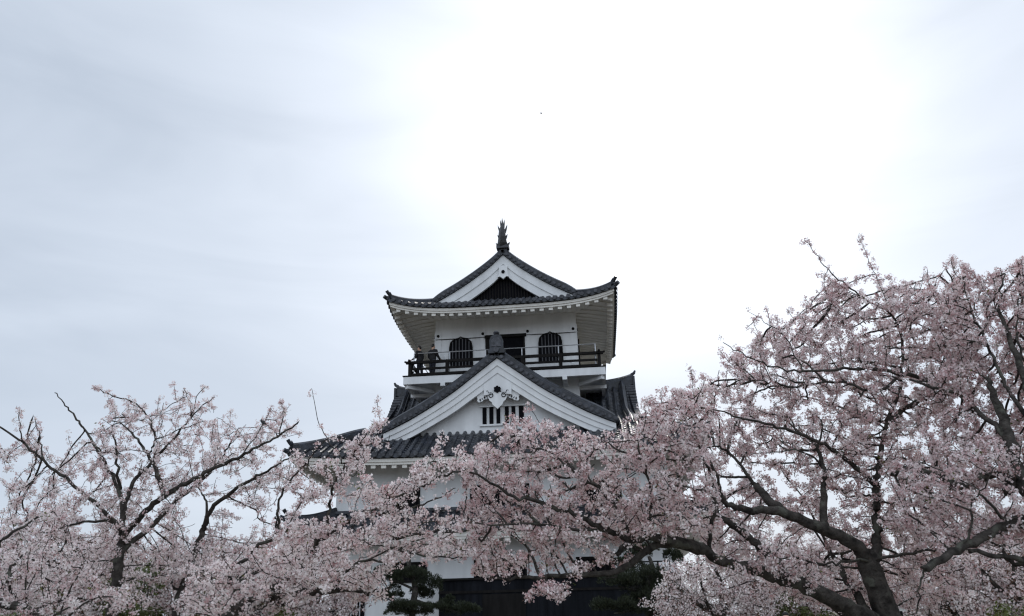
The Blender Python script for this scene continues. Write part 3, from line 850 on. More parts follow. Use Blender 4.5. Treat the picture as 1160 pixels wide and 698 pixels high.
def blossoms(tree, root, density=1.0, per=10, size=.0185, puff=.055, simple=True, rmaxb=.012, leaf=.04, tone=0.0, spread=.03):
    rng = tree.rng; base = np.array(root.location)
    bl = np.array(tree.bloom, float)
    ok = np.nonzero((bl > 0) & (tree.rad < rmaxb))[0]
    n_ = rng.poisson(density*BLOOM*bl[ok]); idx = np.repeat(ok, n_)
    c = tree.P[idx]+rng.normal(0, spread, (len(idx), 3))
    par = tree.parA[idx]; dirs = tree.P[idx]-tree.P[np.maximum(par, 0)]
    sc = np.clip(rng.normal(1, .22, len(c)), .5, 1.5)
    clump = rng.normal(0, .20, len(c))
    m_ = np.maximum(2, rng.poisson(per*sc**2)); ci = np.repeat(np.arange(len(c)), m_)
    o = rng.normal(size=(len(ci), 3)); o /= np.linalg.norm(o, axis=1)[:, None]
    rr_ = (rng.random(len(ci))**.45)[:, None]
    fc = c[ci]+o*rr_*(puff*sc[ci])[:, None]
    nrm = o*1.0+rng.normal(0, .45, o.shape)+np.array([0, 0, -.1])
    sz = size*np.clip(rng.normal(1, .12, len(ci)), .6, 1.3)
    V, Q = stamp(*FT[simple], fc, nrm, sz, rng)
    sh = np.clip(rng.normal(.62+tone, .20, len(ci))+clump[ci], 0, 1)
    k = len(FT[simple][0]); shv = np.repeat(sh, k).reshape(-1, k); shv[:, 0] -= .35
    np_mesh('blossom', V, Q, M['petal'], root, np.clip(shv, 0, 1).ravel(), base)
    # red-brown flower stalks and bud scales at the heart of each cluster
    si = np.repeat(np.arange(len(c)), 4)
    V, Q = stamp(LEAF[0]*np.array([1, .35, 1]), LEAF[1], c[si]+rng.normal(0, .008, (len(si), 3)), rng.normal(size=(len(si), 3)), np.full(len(si), puff*.95), rng)
    np_mesh('flower_stalk', V, Q, M['calyx'], root, None, base)
    nl = rng.random(len(c)) < leaf
    if nl.sum() > 3:
        li = np.repeat(np.nonzero(nl)[0], 4)
        V, Q = stamp(*LEAF, c[li]+rng.normal(0, .03, (len(li), 3)), rng.normal(size=(len(li), 3)), rng.uniform(.03, .06, len(li)), rng)
        np_mesh('leaf', V, Q, M['leaf'], root, np.repeat(rng.random(len(li)), 4), base)
    return len(ci)

def in_poly(px, py, poly):
    poly = np.array(poly, float); x, y = px, py; c = np.zeros(len(px), bool); n_ = len(poly); j = n_-1
    for i in range(n_):
        xi, yi = poly[i]; xj, yj = poly[j]
        k = ((yi > y) != (yj > y)) & (x < (xj-xi)*(y-yi)/(yj-yi+1e-12)+xi); c ^= k; j = i
    return c
def crown_points(rng, poly, d0, d1, per_px, holes=(), curve=0.0, clump=0.0):
    """points filling a crown that spans the outline poly, d0..d1 metres ahead of the camera"""
    poly = np.array(poly, float); lo, hi = poly.min(0), poly.max(0)
    n_ = int((hi-lo).prod()*per_px*DENS); q = rng.random((n_, 2))*(hi-lo)+lo
    q = q[in_poly(q[:, 0], q[:, 1], poly)]
    keep = np.ones(len(q), bool)
    for (hx, hy, rx, ry, s_) in holes:
        e = ((q[:, 0]-hx)/rx)**2+((q[:, 1]-hy)/ry)**2
        keep &= ~((e < 1) & (rng.random(len(q)) < s_))
    q = q[keep]
    d = d0+(d1-d0)*rng.random(len(q))
    P_ = np.array([at(x, y, dd) for (x, y), dd in zip(q, d)])
    if clump > 0:   # thin it out in patches a hand's breadth to an arm's length wide
        ph = rng.random(9)*6.3
        f = sum(np.sin(P_@np.array(kv)+ph[i]) for i, kv in enumerate([(4.1,2.2,3.3),(-2.7,3.9,4.4),(5.6,-3.1,1.9),(1.2,4.8,-5.2),(-6.1,1.0,2.6)]))
        P_ = P_[(f/2.2) > rng.normal(-1+clump*1.2, .35, len(P_))]
    return P_

def px_limb(T, pts, d0, d1, r0, r1, bloom=0):
    n_ = len(pts); T.limb([at(x, y, d0+(d1-d0)*i/(n_-1)) for i, (x, y) in enumerate(pts)], r0, r1, bloom)
def ground_root(px, d, py=698):
    p = at(px, py, d); return (p[0], p[1], 0.0)
TOTAL = 0
def cherry(seed, label, base, d, trunk, limbs, crowns, density=1.0, group=None, per=11, size=.0165, puff=.048, dk=.115, di=.85, step=.085, simple=True, leaf=.03, tone=0.0, tip=.0048, r0=.12, spread=.03, rmaxb=.012, shoot=.07):
    global TOTAL
    root = empty('cherry_tree', ground_root(*base), label, 'cherry tree', group or 'cherry trees in blossom')
    T = Tree(seed, step)
    p0 = np.array(root.location)+np.array([0, 0, -.1])
    tp = [at(x, y, dd) for x, y, dd in trunk[0]]
    T.limb([p0]+tp, trunk[1]*1.15, trunk[2])
    for l in limbs: px_limb(T, *l)
    att = np.concatenate([crown_points(T.rng, *c[0], **(c[1] if len(c) > 1 else {})) for c in crowns])
    T.grow(att, di=di, dk=dk)
    T.shoots(int(shoot*sum(1 for v_ in T.minr if v_ == 0)), .12*step/.085, .42*step/.085)
    T.finish(tip=tip); T.wood(root)
    k = blossoms(T, root, density, per, size, puff, simple, leaf=leaf, tone=tone, spread=spread, rmaxb=rmaxb)
    TOTAL += k
    print('tree', seed, 'nodes', len(T.pos), 'flowers', k)
    return T

# forked tree at the left
cherry(11, 'forked cherry tree at the left with one long bare branch pointing up', (128, 13.0), 13, ([(126,698,13),(133,650,13),(138,615,13)], .12, .075), [
  ([(138,615),(141,603),(187,559),(239,533),(279,514),(315,494),(338,478)], 13, 12.0, .058, .010),
  ([(138,612),(139,579),(137,555),(116,520),(94,484)], 13, 13.3, .045, .018), ([(94,484),(82,468),(62,445)], 13.3, 13.4, .02, .008, -1),
  ([(138,607),(135,595),(96,559),(52,524),(24,500),(0,484),(-20,474)], 13, 11.8, .042, .010),
  ([(187,559),(175,524),(159,500),(139,480),(122,474)], 12.7, 13.2, .04, .006, 1),
  ([(197,500),(195,488),(175,464),(151,452),(120,444),(106,438)], 13.2, 12.6, .02, .005, 1.2),
  ([(137,555),(133,525),(131,500),(127,488)], 13.1, 12.7, .03, .007, 1),
  ([(141,590),(143,559),(167,526),(199,496),(223,464),(243,450)], 13, 13.8, .045, .006, 1),
  ([(217,474),(216,455),(208,440)], 13.6, 13.7, .012, .004, 1.3), ([(217,474),(224,445),(232,438)], 13.6, 13.4, .010, .004, 1.2),
  ([(24,500),(20,478),(22,462)], 12.1, 12.2, .012, .004, 1.5), ([(52,524),(44,490),(38,470)], 12.5, 12.7, .014, .004, 1.5),
  ([(171,615),(195,591),(211,567),(239,540),(262,505),(270,485)], 13.4, 14.2, .05, .009),
  ([(315,494),(322,470),(318,455)], 12.2, 12.2, .012, .004, 1.2), ([(279,514),(300,480),(306,462)], 12.6, 12.6, .012, .004, 1.2),
  ([(135,595),(109,590),(83,593),(57,603)], 13, 12.4, .03, .01),
 ], [
  (([(0,500),(30,505),(60,512),(90,500),(108,505),(128,490),(112,452),(150,455),(180,466),(205,462),(235,462),(255,488),(290,492),(318,478),(335,490),(315,515),(290,530),(262,545),(240,560),(215,590),(190,610),(160,612),(120,612),(80,612),(40,600),(0,605)], 12.2, 14.6, .0105), dict(clump=.25, holes=[(230,590,28,28,.97),(250,560,25,25,.7),(75,500,20,18,.9),(110,605,32,9,.9),(20,520,14,12,.8),(60,560,22,14,.6),(160,590,20,16,.5),(290,545,35,14,.8)])),
  (([(0,610),(60,615),(120,618),(200,622),(260,640),(240,665),(120,675),(0,665)], 12.5, 15, .009), dict(clump=.35)),
 ], density=.66, leaf=.02)

# slim second tree
cherry(12, 'slim dark cherry tree right of the forked one with boughs reaching up toward the castle', (199, 13.8), 13.8, ([(199,697,13.8),(202,674,13.8),(214,647,13.8),(221,624,13.9),(230,600,14)], .085, .05), [
  ([(230,600),(238,578),(255,562),(271,551),(300,536),(319,524),(340,510)], 14, 13.2, .045, .008),
  ([(230,600),(236,575),(230,560),(224,548)], 14, 14.4, .03, .008, .6),
  ([(202,674),(188,655),(178,640)], 13.8, 13.4, .03, .01), ([(208,660),(222,650),(234,655),(260,642)], 13.8, 13.0, .03, .01),
  ([(214,647),(196,632),(170,622)], 13.8, 14.6, .025, .01), ([(199,690),(225,684),(250,672),(270,660)], 13.8, 13.2, .035, .01),
 ], [
  (([(165,622),(215,618),(228,600),(250,565),(290,545),(330,520),(345,512),(338,545),(312,575),(290,596),(262,612),(250,640),(225,660),(170,655)], 12.8, 15.2, .011), dict(clump=.3, holes=[(262,590,28,26,.95),(235,590,18,25,.8),(300,560,20,15,.6)])),
  (([(240,610),(330,600),(385,610),(400,650),(330,668),(240,672)], 13, 15.5, .009), dict(clump=.3)),
 ], density=.8, leaf=.03)

# leaning tree whose bough crosses the castle's left wall
cherry(13, 'leaning cherry tree whose long thin bough crosses the left wall of the castle', (238, 10.5), 10.5, ([(250,712,10.5),(263,697,10.5),(290,680,10.5),(313,674,10.4)], .13, .08), [
  ([(313,674),(335,673),(376,670),(400,668),(416,672),(440,668)], 10.4, 9.6, .05, .012),
  ([(283,700),(296,688),(311,680),(330,684)], 10.6, 10.8, .07, .05),
  ([(290,682),(330,655),(350,632),(368,603),(412,584),(450,562),(484,545),(511,537),(530,531)], 10.4, 9.0, .045, .007, .35),
  ([(250,700),(266,664),(250,648),(273,633),(288,616),(314,606),(313,590),(313,569),(327,545),(340,530),(349,522),(357,508),(376,494)], 10.5, 9.8, .03, .005, .5),
  ([(314,606),(315,597),(312,585)], 10.2, 10.1, .016, .01),
  ([(368,603),(371,583),(373,559),(377,545),(389,529),(402,509),(415,490),(428,482)], 9.9, 9.4, .022, .005, 1.0),
  ([(377,545),(372,552),(352,566),(338,560),(330,552)], 9.7, 9.6, .012, .004, 1.3),
  ([(389,529),(380,512),(372,500),(360,478),(353,440)], 9.5, 9.6, .010, .003, .12),
  ([(402,509),(425,505),(440,500)], 9.4, 9.3, .010, .004, 1.4),
  ([(450,562),(466,545),(472,528),(485,524)], 9.5, 9.4, .010, .004, 1.3),
  ([(430,612),(462,592),(487,579),(503,563),(516,553)], 9.6, 9.2, .014, .004, .3),
  ([(350,632),(400,622),(440,612),(470,606),(520,600)], 10, 9.3, .03, .008),
  ([(440,640),(480,640),(505,636),(530,632)], 9.7, 9.3, .014, .005, .3),
  ([(376,670),(392,645),(420,632),(440,640)], 10, 9.7, .02, .01),
 ], [
  (([(328,512),(345,508),(372,500),(400,495),(438,480),(446,492),(420,512),(408,540),(392,545),(378,570),(372,590),(350,585),(338,560),(325,560)], 9.2, 10.2, .0072), dict(clump=.30, holes=[(345,575,16,12,.97),(385,562,8,22,.95),(355,535,12,10,.5)])),
  (([(385,560),(410,548),(440,540),(468,536),(475,520),(500,518),(530,520),(545,535),(520,545),(490,558),(470,575),(450,585),(420,590),(395,592)], 8.8, 10.0, .009), dict(clump=.35, holes=[(425,540,25,14,.7),(508,556,24,14,.85),(465,580,20,12,.7)])),
  (([(335,595),(380,588),(430,590),(480,588),(525,585),(535,610),(530,628),(490,640),(455,640),(440,660),(400,672),(370,672),(330,660),(300,662),(280,640)], 9.0, 11.4, .0115), dict(clump=.25, holes=[(450,622,14,8,.5),(500,648,30,10,.9)])),
  (([(300,655),(400,650),(440,668),(448,686),(425,682),(400,690),(380,672),(330,690),(300,690)], 9.6, 11, .009), dict(clump=.3)),
  (([(200,640),(330,640),(345,672),(330,700),(200,700)], 9.6, 12.5, .010), dict(clump=.25)),
 ], density=.85, leaf=.02, dk=.105, step=.08)

# tree at the left edge
cherry(14, 'cherry tree at the far left whose low dark limbs slope in from the left', (-40, 10.5), 10.5, ([(-30,690,10.5),(-14,672,10.5)], .13, .09), [
  ([(-14,676),(0,683),(28,688),(50,700),(70,708)], 10.5, 10.1, .07, .03),
  ([(-14,674),(4,668),(12,655),(10,645),(26,628)], 10.5, 11, .04, .01),
  ([(-14,660),(-10,625),(0,608),(22,598),(45,586),(62,580)], 10.5, 10.9, .035, .006),
 ], [
  (([(0,598),(40,590),(70,580),(60,606),(45,640),(60,665),(90,690),(60,700),(0,698),(-20,640)], 9.8, 12, .010), dict(clump=.3, holes=[(5,635,10,16,.9)])),
  (([(0,640),(80,652),(150,672),(160,698),(0,700)], 10.0, 12.5, .011), dict(clump=.25)),
  (([(0,615),(100,625),(110,660),(0,665)], 9.8, 12.0, .009), dict(clump=.3)),
 ], density=.8, leaf=.05)

# great tree on the right with boughs sweeping in front of the castle
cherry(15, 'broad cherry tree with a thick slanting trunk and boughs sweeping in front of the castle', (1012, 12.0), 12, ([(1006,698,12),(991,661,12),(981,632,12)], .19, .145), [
  ([(981,634),(964,614),(930,600),(899,586),(882,578),(848,579),(824,574),(818,562)], 12, 11.2, .10, .026),
  ([(984,640),(991,641),(993,596),(991,549),(996,520),(1004,480)], 12.1, 12.6, .085, .03),
  ([(935,600),(933,593),(933,560),(933,528),(925,505)], 11.9, 12.2, .07, .02),
  ([(882,578),(866,562),(856,550)], 11.8, 12.0, .07, .05),
  ([(856,550),(846,540),(835,520),(818,505),(793,508)], 12.0, 12.0, .03, .01),
  # second trunk, leaning left, and its boughs towards the castle
  ([(1010,720),(985,700),(971,694),(944,682),(916,665),(892,657),(848,644),(814,634),(796,622)], 12, 10.8, .125, .055),
  ([(890,657),(872,634),(858,620),(836,600),(814,586),(806,570)], 11.5, 11.0, .075, .03),
  ([(800,625),(776,617),(731,608),(714,613),(700,628)], 10.8, 10.2, .075, .03),
  ([(800,628),(759,617),(731,627),(714,644),(690,652),(656,651),(625,655),(595,654),(568,658),(548,650)], 10.8, 9.7, .06, .007, .2),
  ([(716,640),(700,652),(683,656)], 10.3, 10.3, .012, .006),
  ([(714,611),(690,602),(677,595),(639,578),(605,566),(585,566),(560,548),(529,534),(512,527)], 10.3, 9.3, .04, .006, .4),
  ([(690,602),(660,600),(620,596),(598,593),(560,596),(525,592)], 10.2, 9.6, .025, .006, .4),
  ([(803,625),(803,596),(812,575),(808,545),(793,508),(780,480),(760,455)], 10.9, 10.4, .03, .007, .5),
  ([(720,608),(700,570),(676,548),(656,542),(664,525),(670,511),(690,500)], 10.3, 9.9, .025, .006, .5),
  ([(656,542),(630,520),(600,500),(575,488)], 10, 9.7, .016, .005, 1),
  ([(731,608),(745,570),(735,530),(722,505),(732,478),(734,452)], 10.4, 10.2, .025, .004, .8),
  ([(793,508),(813,538),(818,560)], 10.6, 10.9, .02, .02), ([(745,570),(770,540),(785,520)], 10.4, 10.6, .016, .008),
  ([(653,654),(645,664),(636,671),(622,675)], 9.8, 9.6, .006, .003, 1.6), ([(645,664),(625,662),(610,668),(602,674)], 9.8, 9.6, .005, .003, 1.6),
  # upper boughs
  ([(1004,480),(1040,452),(1094,440),(1052,430),(1003,420),(963,417),(911,422),(862,414),(819,388)], 12.6, 11.4, .045, .005, .3),
  ([(1003,421),(983,447),(944,427),(905,440),(870,432),(835,430)], 12.3, 11.7, .025, .006, .3),
  ([(991,549),(960,520),(930,500),(900,488),(870,480),(840,474),(800,462)], 12.4, 11.2, .04, .007, .2),
  ([(933,528),(912,510),(880,512),(850,516)], 12.1, 11.6, .016, .006, .5),
  ([(1004,480),(1022,440),(1022,378),(1009,354),(973,335),(937,306),(911,270)], 12.6, 12.2, .03, .004, .8),
  ([(1009,354),(1000,330),(990,309),(972,266)], 12.4, 12.3, .009, .003, .9),
  ([(1022,378),(1040,350),(1052,332),(1078,293)], 12.5, 12.6, .012, .003, .6),
  ([(937,306),(932,325),(942,345)], 12.2, 12.1, .008, .004, 1.3), ([(973,335),(950,325),(930,310)], 12.3, 12.2, .007, .003, 1.0),
  ([(911,422),(895,390),(880,372),(846,352)], 11.8, 11.6, .012, .003, .8),
  ([(993,596),(1010,570),(1040,545),(1060,530)], 12.2, 12.8, .03, .01),
  ([(981,636),(1019,627),(1060,622)], 12, 11.4, .025, .012), ([(985,638),(971,636),(930,641),(900,630),(880,636)], 11.9, 11.3, .022, .008),
  ([(971,700),(962,665),(950,644),(940,625)], 12.2, 13, .07, .03),
 ], [
  (([(520,522),(545,505),(560,500),(585,488),(612,478),(650,492),(690,496),(714,492),(736,468),(754,456),(775,440),(800,446),(815,470),(800,520),(806,570),(800,605),(770,612),(740,604),(705,612),(690,640),(650,645),(600,648),(555,652),(540,640),(528,615),(520,585),(528,560)], 9.7, 11.4, .0165), dict(clump=.12, holes=[(655,628,22,9,.75),(600,622,22,10,.6),(700,628,20,12,.7),(545,560,14,9,.6)])),
  (([(760,452),(800,436),(824,404),(850,396),(870,376),(900,362),(920,342),(945,332),(968,318),(985,335),(1010,318),(1040,318),(1050,305),(1065,330),(1095,318),(1110,400),(1080,470),(1030,500),(985,520),(930,520),(880,500),(840,490),(805,480),(775,470)], 11.7, 13.8, .0165), dict(clump=.10, holes=[(880,502,30,9,.6),(840,545,20,14,.6),(826,470,12,16,.4)])),
  (([(800,480),(900,500),(990,520),(1060,500),(1100,520),(1090,580),(1050,640),(990,620),(940,610),(880,600),(830,610),(800,620)], 11.9, 14.0, .012), dict(clump=.2, holes=[(880,552,30,18,.65),(850,600,26,11,.8),(960,575,20,20,.65),(830,540,20,18,.65),(1035,570,24,10,.4),(905,620,22,8,.5)])),
  (([(880,625),(1000,620),(1080,640),(1100,690),(900,690),(860,660)], 12.15, 14, .010), dict(clump=.3)),
  (([(800,575),(850,590),(900,620),(960,650),(930,680),(860,660),(800,640),(790,610)], 10.6, 12.6, .008), dict(clump=.3)),
 ], density=1.05, leaf=.015, tone=-.13, dk=.10, step=.08, tip=.0058)  # lowered tone puts the backlit shade into the petal colour

# tree entering from the right edge
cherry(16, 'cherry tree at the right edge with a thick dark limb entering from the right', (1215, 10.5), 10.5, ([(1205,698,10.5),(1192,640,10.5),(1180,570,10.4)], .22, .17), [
  ([(1180,572),(1160,545),(1150,530),(1146,505),(1135,470),(1120,430)], 10.4, 10.9, .13, .03),
  ([(1146,528),(1143,540),(1142,556)], 10.5, 10.5, .085, .07),
  ([(1192,610),(1160,588),(1131,600),(1097,614),(1077,627),(1046,644)], 10.5, 9.8, .07, .04),
  ([(1046,644),(1043,662),(1040,680),(1036,698)], 9.8, 9.9, .012, .006),
  ([(1190,600),(1165,578),(1140,590),(1128,575),(1110,560)], 10.4, 9.8, .03, .012),
  ([(1150,540),(1120,535),(1097,556),(1053,535),(1029,528),(1010,538)], 10.6, 11.6, .075, .02),
  ([(1146,510),(1120,480),(1094,450),(1060,440),(1030,430)], 10.7, 11.4, .04, .012),
  ([(1170,560),(1165,500),(1168,450),(1150,400),(1130,350),(1138,310)], 10.4, 11.2, .08, .008),
  ([(1165,470),(1140,440),(1120,390),(1094,345),(1092,300)], 10.6, 11.4, .03, .004, .5),
  ([(1160,430),(1150,370),(1155,320),(1156,298)], 10.8, 11.3, .02, .004, .8), ([(1135,360),(1120,330),(1092,302)], 11, 11.3, .012, .003, 1),
  ([(1160,640),(1140,638),(1120,630),(1098,622)], 10.5, 10.0, .04, .02), ([(1190,640),(1160,645),(1135,630),(1138,618)], 10.6, 10.9, .04, .012),
  ([(1097,614),(1108,590),(1100,570),(1118,548),(1130,520)], 9.9, 9.7, .016, .006, .4),
 ], [
  (([(1060,330),(1085,318),(1092,298),(1110,320),(1135,304),(1160,296),(1200,300),(1210,420),(1190,500),(1160,520),(1110,520),(1070,500),(1050,450),(1060,390)], 10.8, 12.6, .017), dict(clump=.10)),
  (([(1060,500),(1200,500),(1200,620),(1120,612),(1060,625),(1020,600),(1010,550)], 9.9, 12.0, .0125), dict(clump=.18, holes=[(1060,590,36,14,.6),(1120,575,22,14,.7),(1085,545,24,12,.5)])),
 ], density=1.05, leaf=.015, tone=-.20, dk=.10, step=.08, tip=.0058)  # petals coloured darker still to stand for backlight

# cherry trees farther off: larger steps, simpler flowers
def far_cherry(seed, label, px, d, top, half, trunk_top, bottom=705, density=1.0, dens=.012, tone=0.0, r=.16, dk=.25, per=10, size=.03, puff=.14, group='far cherry trees in blossom', holes=(), leaf=.04):
    poly = [(px-half, (top+bottom)/2+8), (px-half*.8, top+.28*(bottom-top)), (px-half*.42, top+7), (px, top), (px+half*.45, top+5), (px+half*.82, top+.3*(bottom-top)), (px+half, (top+bottom)/2+6), (px+half*.9, bottom), (px-half*.9, bottom)]
    w_ = half*d/900
    cherry(seed, label, (px, d), d, ([(px, 704, d), (px+3, trunk_top+10, d)], r, r*.7), [
        ([(px+3, trunk_top+10), (px-half*.35, trunk_top-8), (px-half*.75, top+.4*(bottom-top))], d, d-w_*.4, r*.5, .03),
        ([(px+3, trunk_top+10), (px+half*.3, trunk_top-14), (px+half*.72, top+.4*(bottom-top))], d, d+w_*.4, r*.5, .03),
        ([(px+3, trunk_top+10), (px+half*.1, (trunk_top+top)/2), (px-half*.1, top+10)], d, d-.4, r*.5, .02),
        ([(px+3, trunk_top+14), (px-half*.2, trunk_top-10), (px-half*.3, top+16)], d, d-w_*.7, r*.4, .02),
      ], [((poly, d-w_*.8, d+w_*.8, dens), dict(clump=.15, holes=holes))], density, group, per, size, puff, dk=dk, di=2.0, step=.24, tip=.008, tone=tone, leaf=leaf, spread=.08, rmaxb=.05)
far_cherry(21, 'far pale cherry tree between the pine and the slanting trunk', 812, 24, 628, 70, 690, dens=.06, tone=.05)
far_cherry(22, 'far pale cherry tree in full bloom beyond and right of the upright trunk', 1085, 22, 612, 84, 688, dens=.06, tone=.08)
far_cherry(23, 'far cherry tree low at the right edge behind the entering limb', 1165, 20, 604, 72, 684, dens=.05, tone=.06)
far_cherry(24, 'far cherry tree glimpsed between the slanting and the upright trunk', 955, 26, 606, 56, 690, dens=.06, tone=.04)
far_cherry(29, 'small far cherry tree under the slanting trunk', 885, 27, 618, 46, 690, dens=.05, tone=.04)
far_cherry(25, 'cherry tree at the left beyond the forked trunk', 88, 20, 602, 100, 682, dens=.05, tone=.05)
far_cherry(26, 'cherry tree behind the slim dark trunk', 262, 19, 626, 90, 684, dens=.05, tone=.0)
far_cherry(27, 'cherry tree just left of the castle, behind the leaning bough', 350, 23, 604, 55, 682, dens=.05, tone=.03)
far_cherry(28, 'low far cherry tree at the left edge of the view', 0, 22, 612, 64, 686, dens=.05, tone=.02)
print('flowers in all', TOTAL)

# ------------------------------------------------------------------ trimmed pines in front of the keep
def pine(seed, label, base, d, trunk, pads, boughs):
    rng = np.random.default_rng(seed); rd = random.Random(seed)
    gx = ground_root(*base); root = empty('pine_tree', gx, label, 'pine tree', 'cloud-pruned pines'); b0 = np.array(gx)
    q = MB(); tp = [np.array(gx)+[0, 0, -.1]]+[at(x, y, dd) for x, y, dd in trunk]; tp = smooth_line(tp, 2)
    q.tube([tuple(p-b0) for p in tp], list(np.linspace(.16, .05, len(tp))), 9)
    q.build('trunk', M['bark'], root, True)
    for bx in boughs:
        q = MB(); pts = smooth_line([at(x, y, dd) for x, y, dd in bx], 2)
        q.tube([tuple(p-b0) for p in pts], list(np.linspace(.06, .025, len(pts))), 6); q.build('bough', M['bark'], root, True)
    for (x, y, dd, wpx, hpx) in pads:
        c = at(x, y, dd); rx = wpx/2*1.1*dd/900; rz = hpx/2*2.0*dd/900
        n_ = int(900+5200*rx*rx)
        # several overlapping tufty mounds make one pad
        k = 5+int(rx*6); cen = rng.normal(size=(k, 3))*np.array([.45, .45, .22]); cen = np.clip(cen, -.65, .65)
        i = rng.integers(0, k, n_); o = rng.normal(size=(n_, 3)); o /= np.linalg.norm(o, axis=1)[:, None]
        o[:, 2] = np.where(o[:, 2] < -.25, -o[:, 2]*.6, o[:, 2])
        u = cen[i]+o*(.36+.12*rng.random((n_, 1)))
        pnt = c+u*np.array([rx, rx*.85, rz])
        nr = rng.normal(size=(n_, 3)); T = LEAF[0]*np.array([1, .55, 1])-np.array([.2, 0, 0])
        # needles point up and out
        a = o*.8+np.array([0, 0, .7])+rng.normal(0, .35, o.shape); a /= np.linalg.norm(a, axis=1)[:, None]
        b = np.cross(a, nr); b /= np.linalg.norm(b, axis=1)[:, None]; n3 = np.cross(a, b); sz = rng.uniform(.06, .13, n_)
        V = pnt[:, None, :]+sz[:, None, None]*(T[None, :, 0:1]*a[:, None, :]+T[None, :, 1:2]*b[:, None, :]+T[None, :, 2:3]*n3[:, None, :])
        F = LEAF[1][None]+(np.arange(n_)*4)[:, None, None]
        np_mesh('needle_pad', V.reshape(-1, 3), F.reshape(-1, 4), M['needle'], root, np.repeat(np.clip(rng.normal(.45, .25, n_), 0, 1), 4), b0)
pine(51, 'cloud-pruned dark pine in front of the white wall left of the black annex', (468, 29.5), 29.5,
     [(466,690,29.5),(472,665,29.4),(462,642,29.5),(465,622,29.5)],
     [(463,622,29.5,24,9),(455,652,29.2,56,14),(441,676,29.0,30,13),(485,662,29.6,26,18),(462,691,28.8,48,13),(502,683,29.4,20,10),(492,691,29.0,24,10),(521,692,29.2,36,13),(476,672,29.8,24,14)],
     [[(470,668,29.4),(452,660,29.3),(440,655,29.2)],[(468,684,29.5),(450,682,29.2),(440,679,29)],[(470,680,29.5),(495,688,29.3),(520,694,29.2)]])
pine(52, 'cloud-pruned broad pine in front of the right end of the black annex', (735, 28.0), 28,
     [(736,690,28),(730,668,28),(742,648,28),(735,630,28)],
     [(717,660,28,62,22),(724,626,28.4,34,16),(766,684,27.6,60,26),(694,690,27.6,46,18),(734,680,28,46,24),(752,664,28.3,30,14),(765,632,28.8,20,22),(708,640,28.6,22,12),(742,694,27.4,40,14)],
     [[(732,672,28),(715,668,28),(700,664,28)],[(736,690,28),(755,690,27.8),(770,690,27.6)],[(734,684,28),(715,692,27.8),(696,695,27.6)]])

# ------------------------------------------------------------------ leafy shrubs
def shrub(seed, label, px, d, top, half, dens=1.0):
    rng = np.random.default_rng(seed); g_ = ground_root(px, d); root = empty('green_shrub', g_, label, 'shrub', 'green shrubs behind the cherry trees'); b0 = np.array(g_)
    tz = at(px, top, d)[2]; rx = half*d/900
    q = MB(); hubs = []
    for i in range(7):
        a = rng.uniform(0, 6.28); r_ = rng.uniform(.1, .75)*rx
        e = np.array([r_*math.cos(a), r_*math.sin(a), tz*rng.uniform(.6, .92)]); hubs.append(e)
        q.tube([(0.04*math.cos(a), .04*math.sin(a), -.05), tuple(e*np.array([.35, .35, .55])), tuple(e)], [.035, .025, .01], 6)
    q.build('stem', M['bark'], root, True)
    k = 26; cen = np.array([hubs[rng.integers(0, 7)]*np.array([1, 1, rng.uniform(.25, 1)])+rng.normal(0, rx*.2, 3) for _ in range(k)])
    n_ = int(9000*dens*max(.4, rx*tz/3)); i = rng.integers(0, k, n_)
    o = rng.normal(size=(n_, 3)); o /= np.linalg.norm(o, axis=1)[:, None]
    p = cen[i]+o*(rng.random((n_, 1))**.4)*rng.uniform(.22, .42, k)[i][:, None]
    p[:, 2] = np.clip(p[:, 2], .02, tz+.05*rng.random(n_)); 
    V, F = stamp(LEAF[0]*np.array([1, 1.3, 1]), LEAF[1], p, o+rng.normal(0, .6, o.shape)+[0, 0, .3], rng.uniform(.05, .10, n_), rng)
    sh = np.clip(rng.normal(.5, .18, n_)+rng.normal(0, .15, k)[i], 0, 1)
    np_mesh('foliage', V, F, M['green'], root, np.repeat(sh, 4))
shrub(61, 'green shrub low between the left edge and the forked trunk', 55, 17.5, 652, 42)
shrub(62, 'taller green shrub just right of the forked trunk', 158, 17, 632, 44)
shrub(63, 'green shrub right of the slim dark trunk', 243, 17, 634, 36)
shrub(64, 'green shrub under the leaning bough left of the castle', 325, 16.5, 660, 30)
shrub(65, 'dark green shrub below the slanting thick trunk', 880, 25, 674, 55, 1.4)
shrub(66, 'low green shrub between the two trunks on the right', 1035, 15, 690, 40)
shrub(67, 'green shrub in the lower right corner', 1150, 17, 668, 30)

# rail with white panels on the annex roof
q = MB()
for x in (5.30, 5.75, 6.35, 6.80): q.box(x-.03, x+.03, -8.50, -8.44, 3.332, 3.72)
q.box(5.3, 6.83, -8.51, -8.43, 3.722, 3.77)
rr_ = q.build('roof_rail', M['wood'], ann)
for x0, x1 in ((5.34, 5.71), (6.39, 6.76)):
    q = MB(); q.box(x0, x1, -8.49, -8.46, 3.36, 3.70); q.build('rail_panel', M['plaster'], rr_)

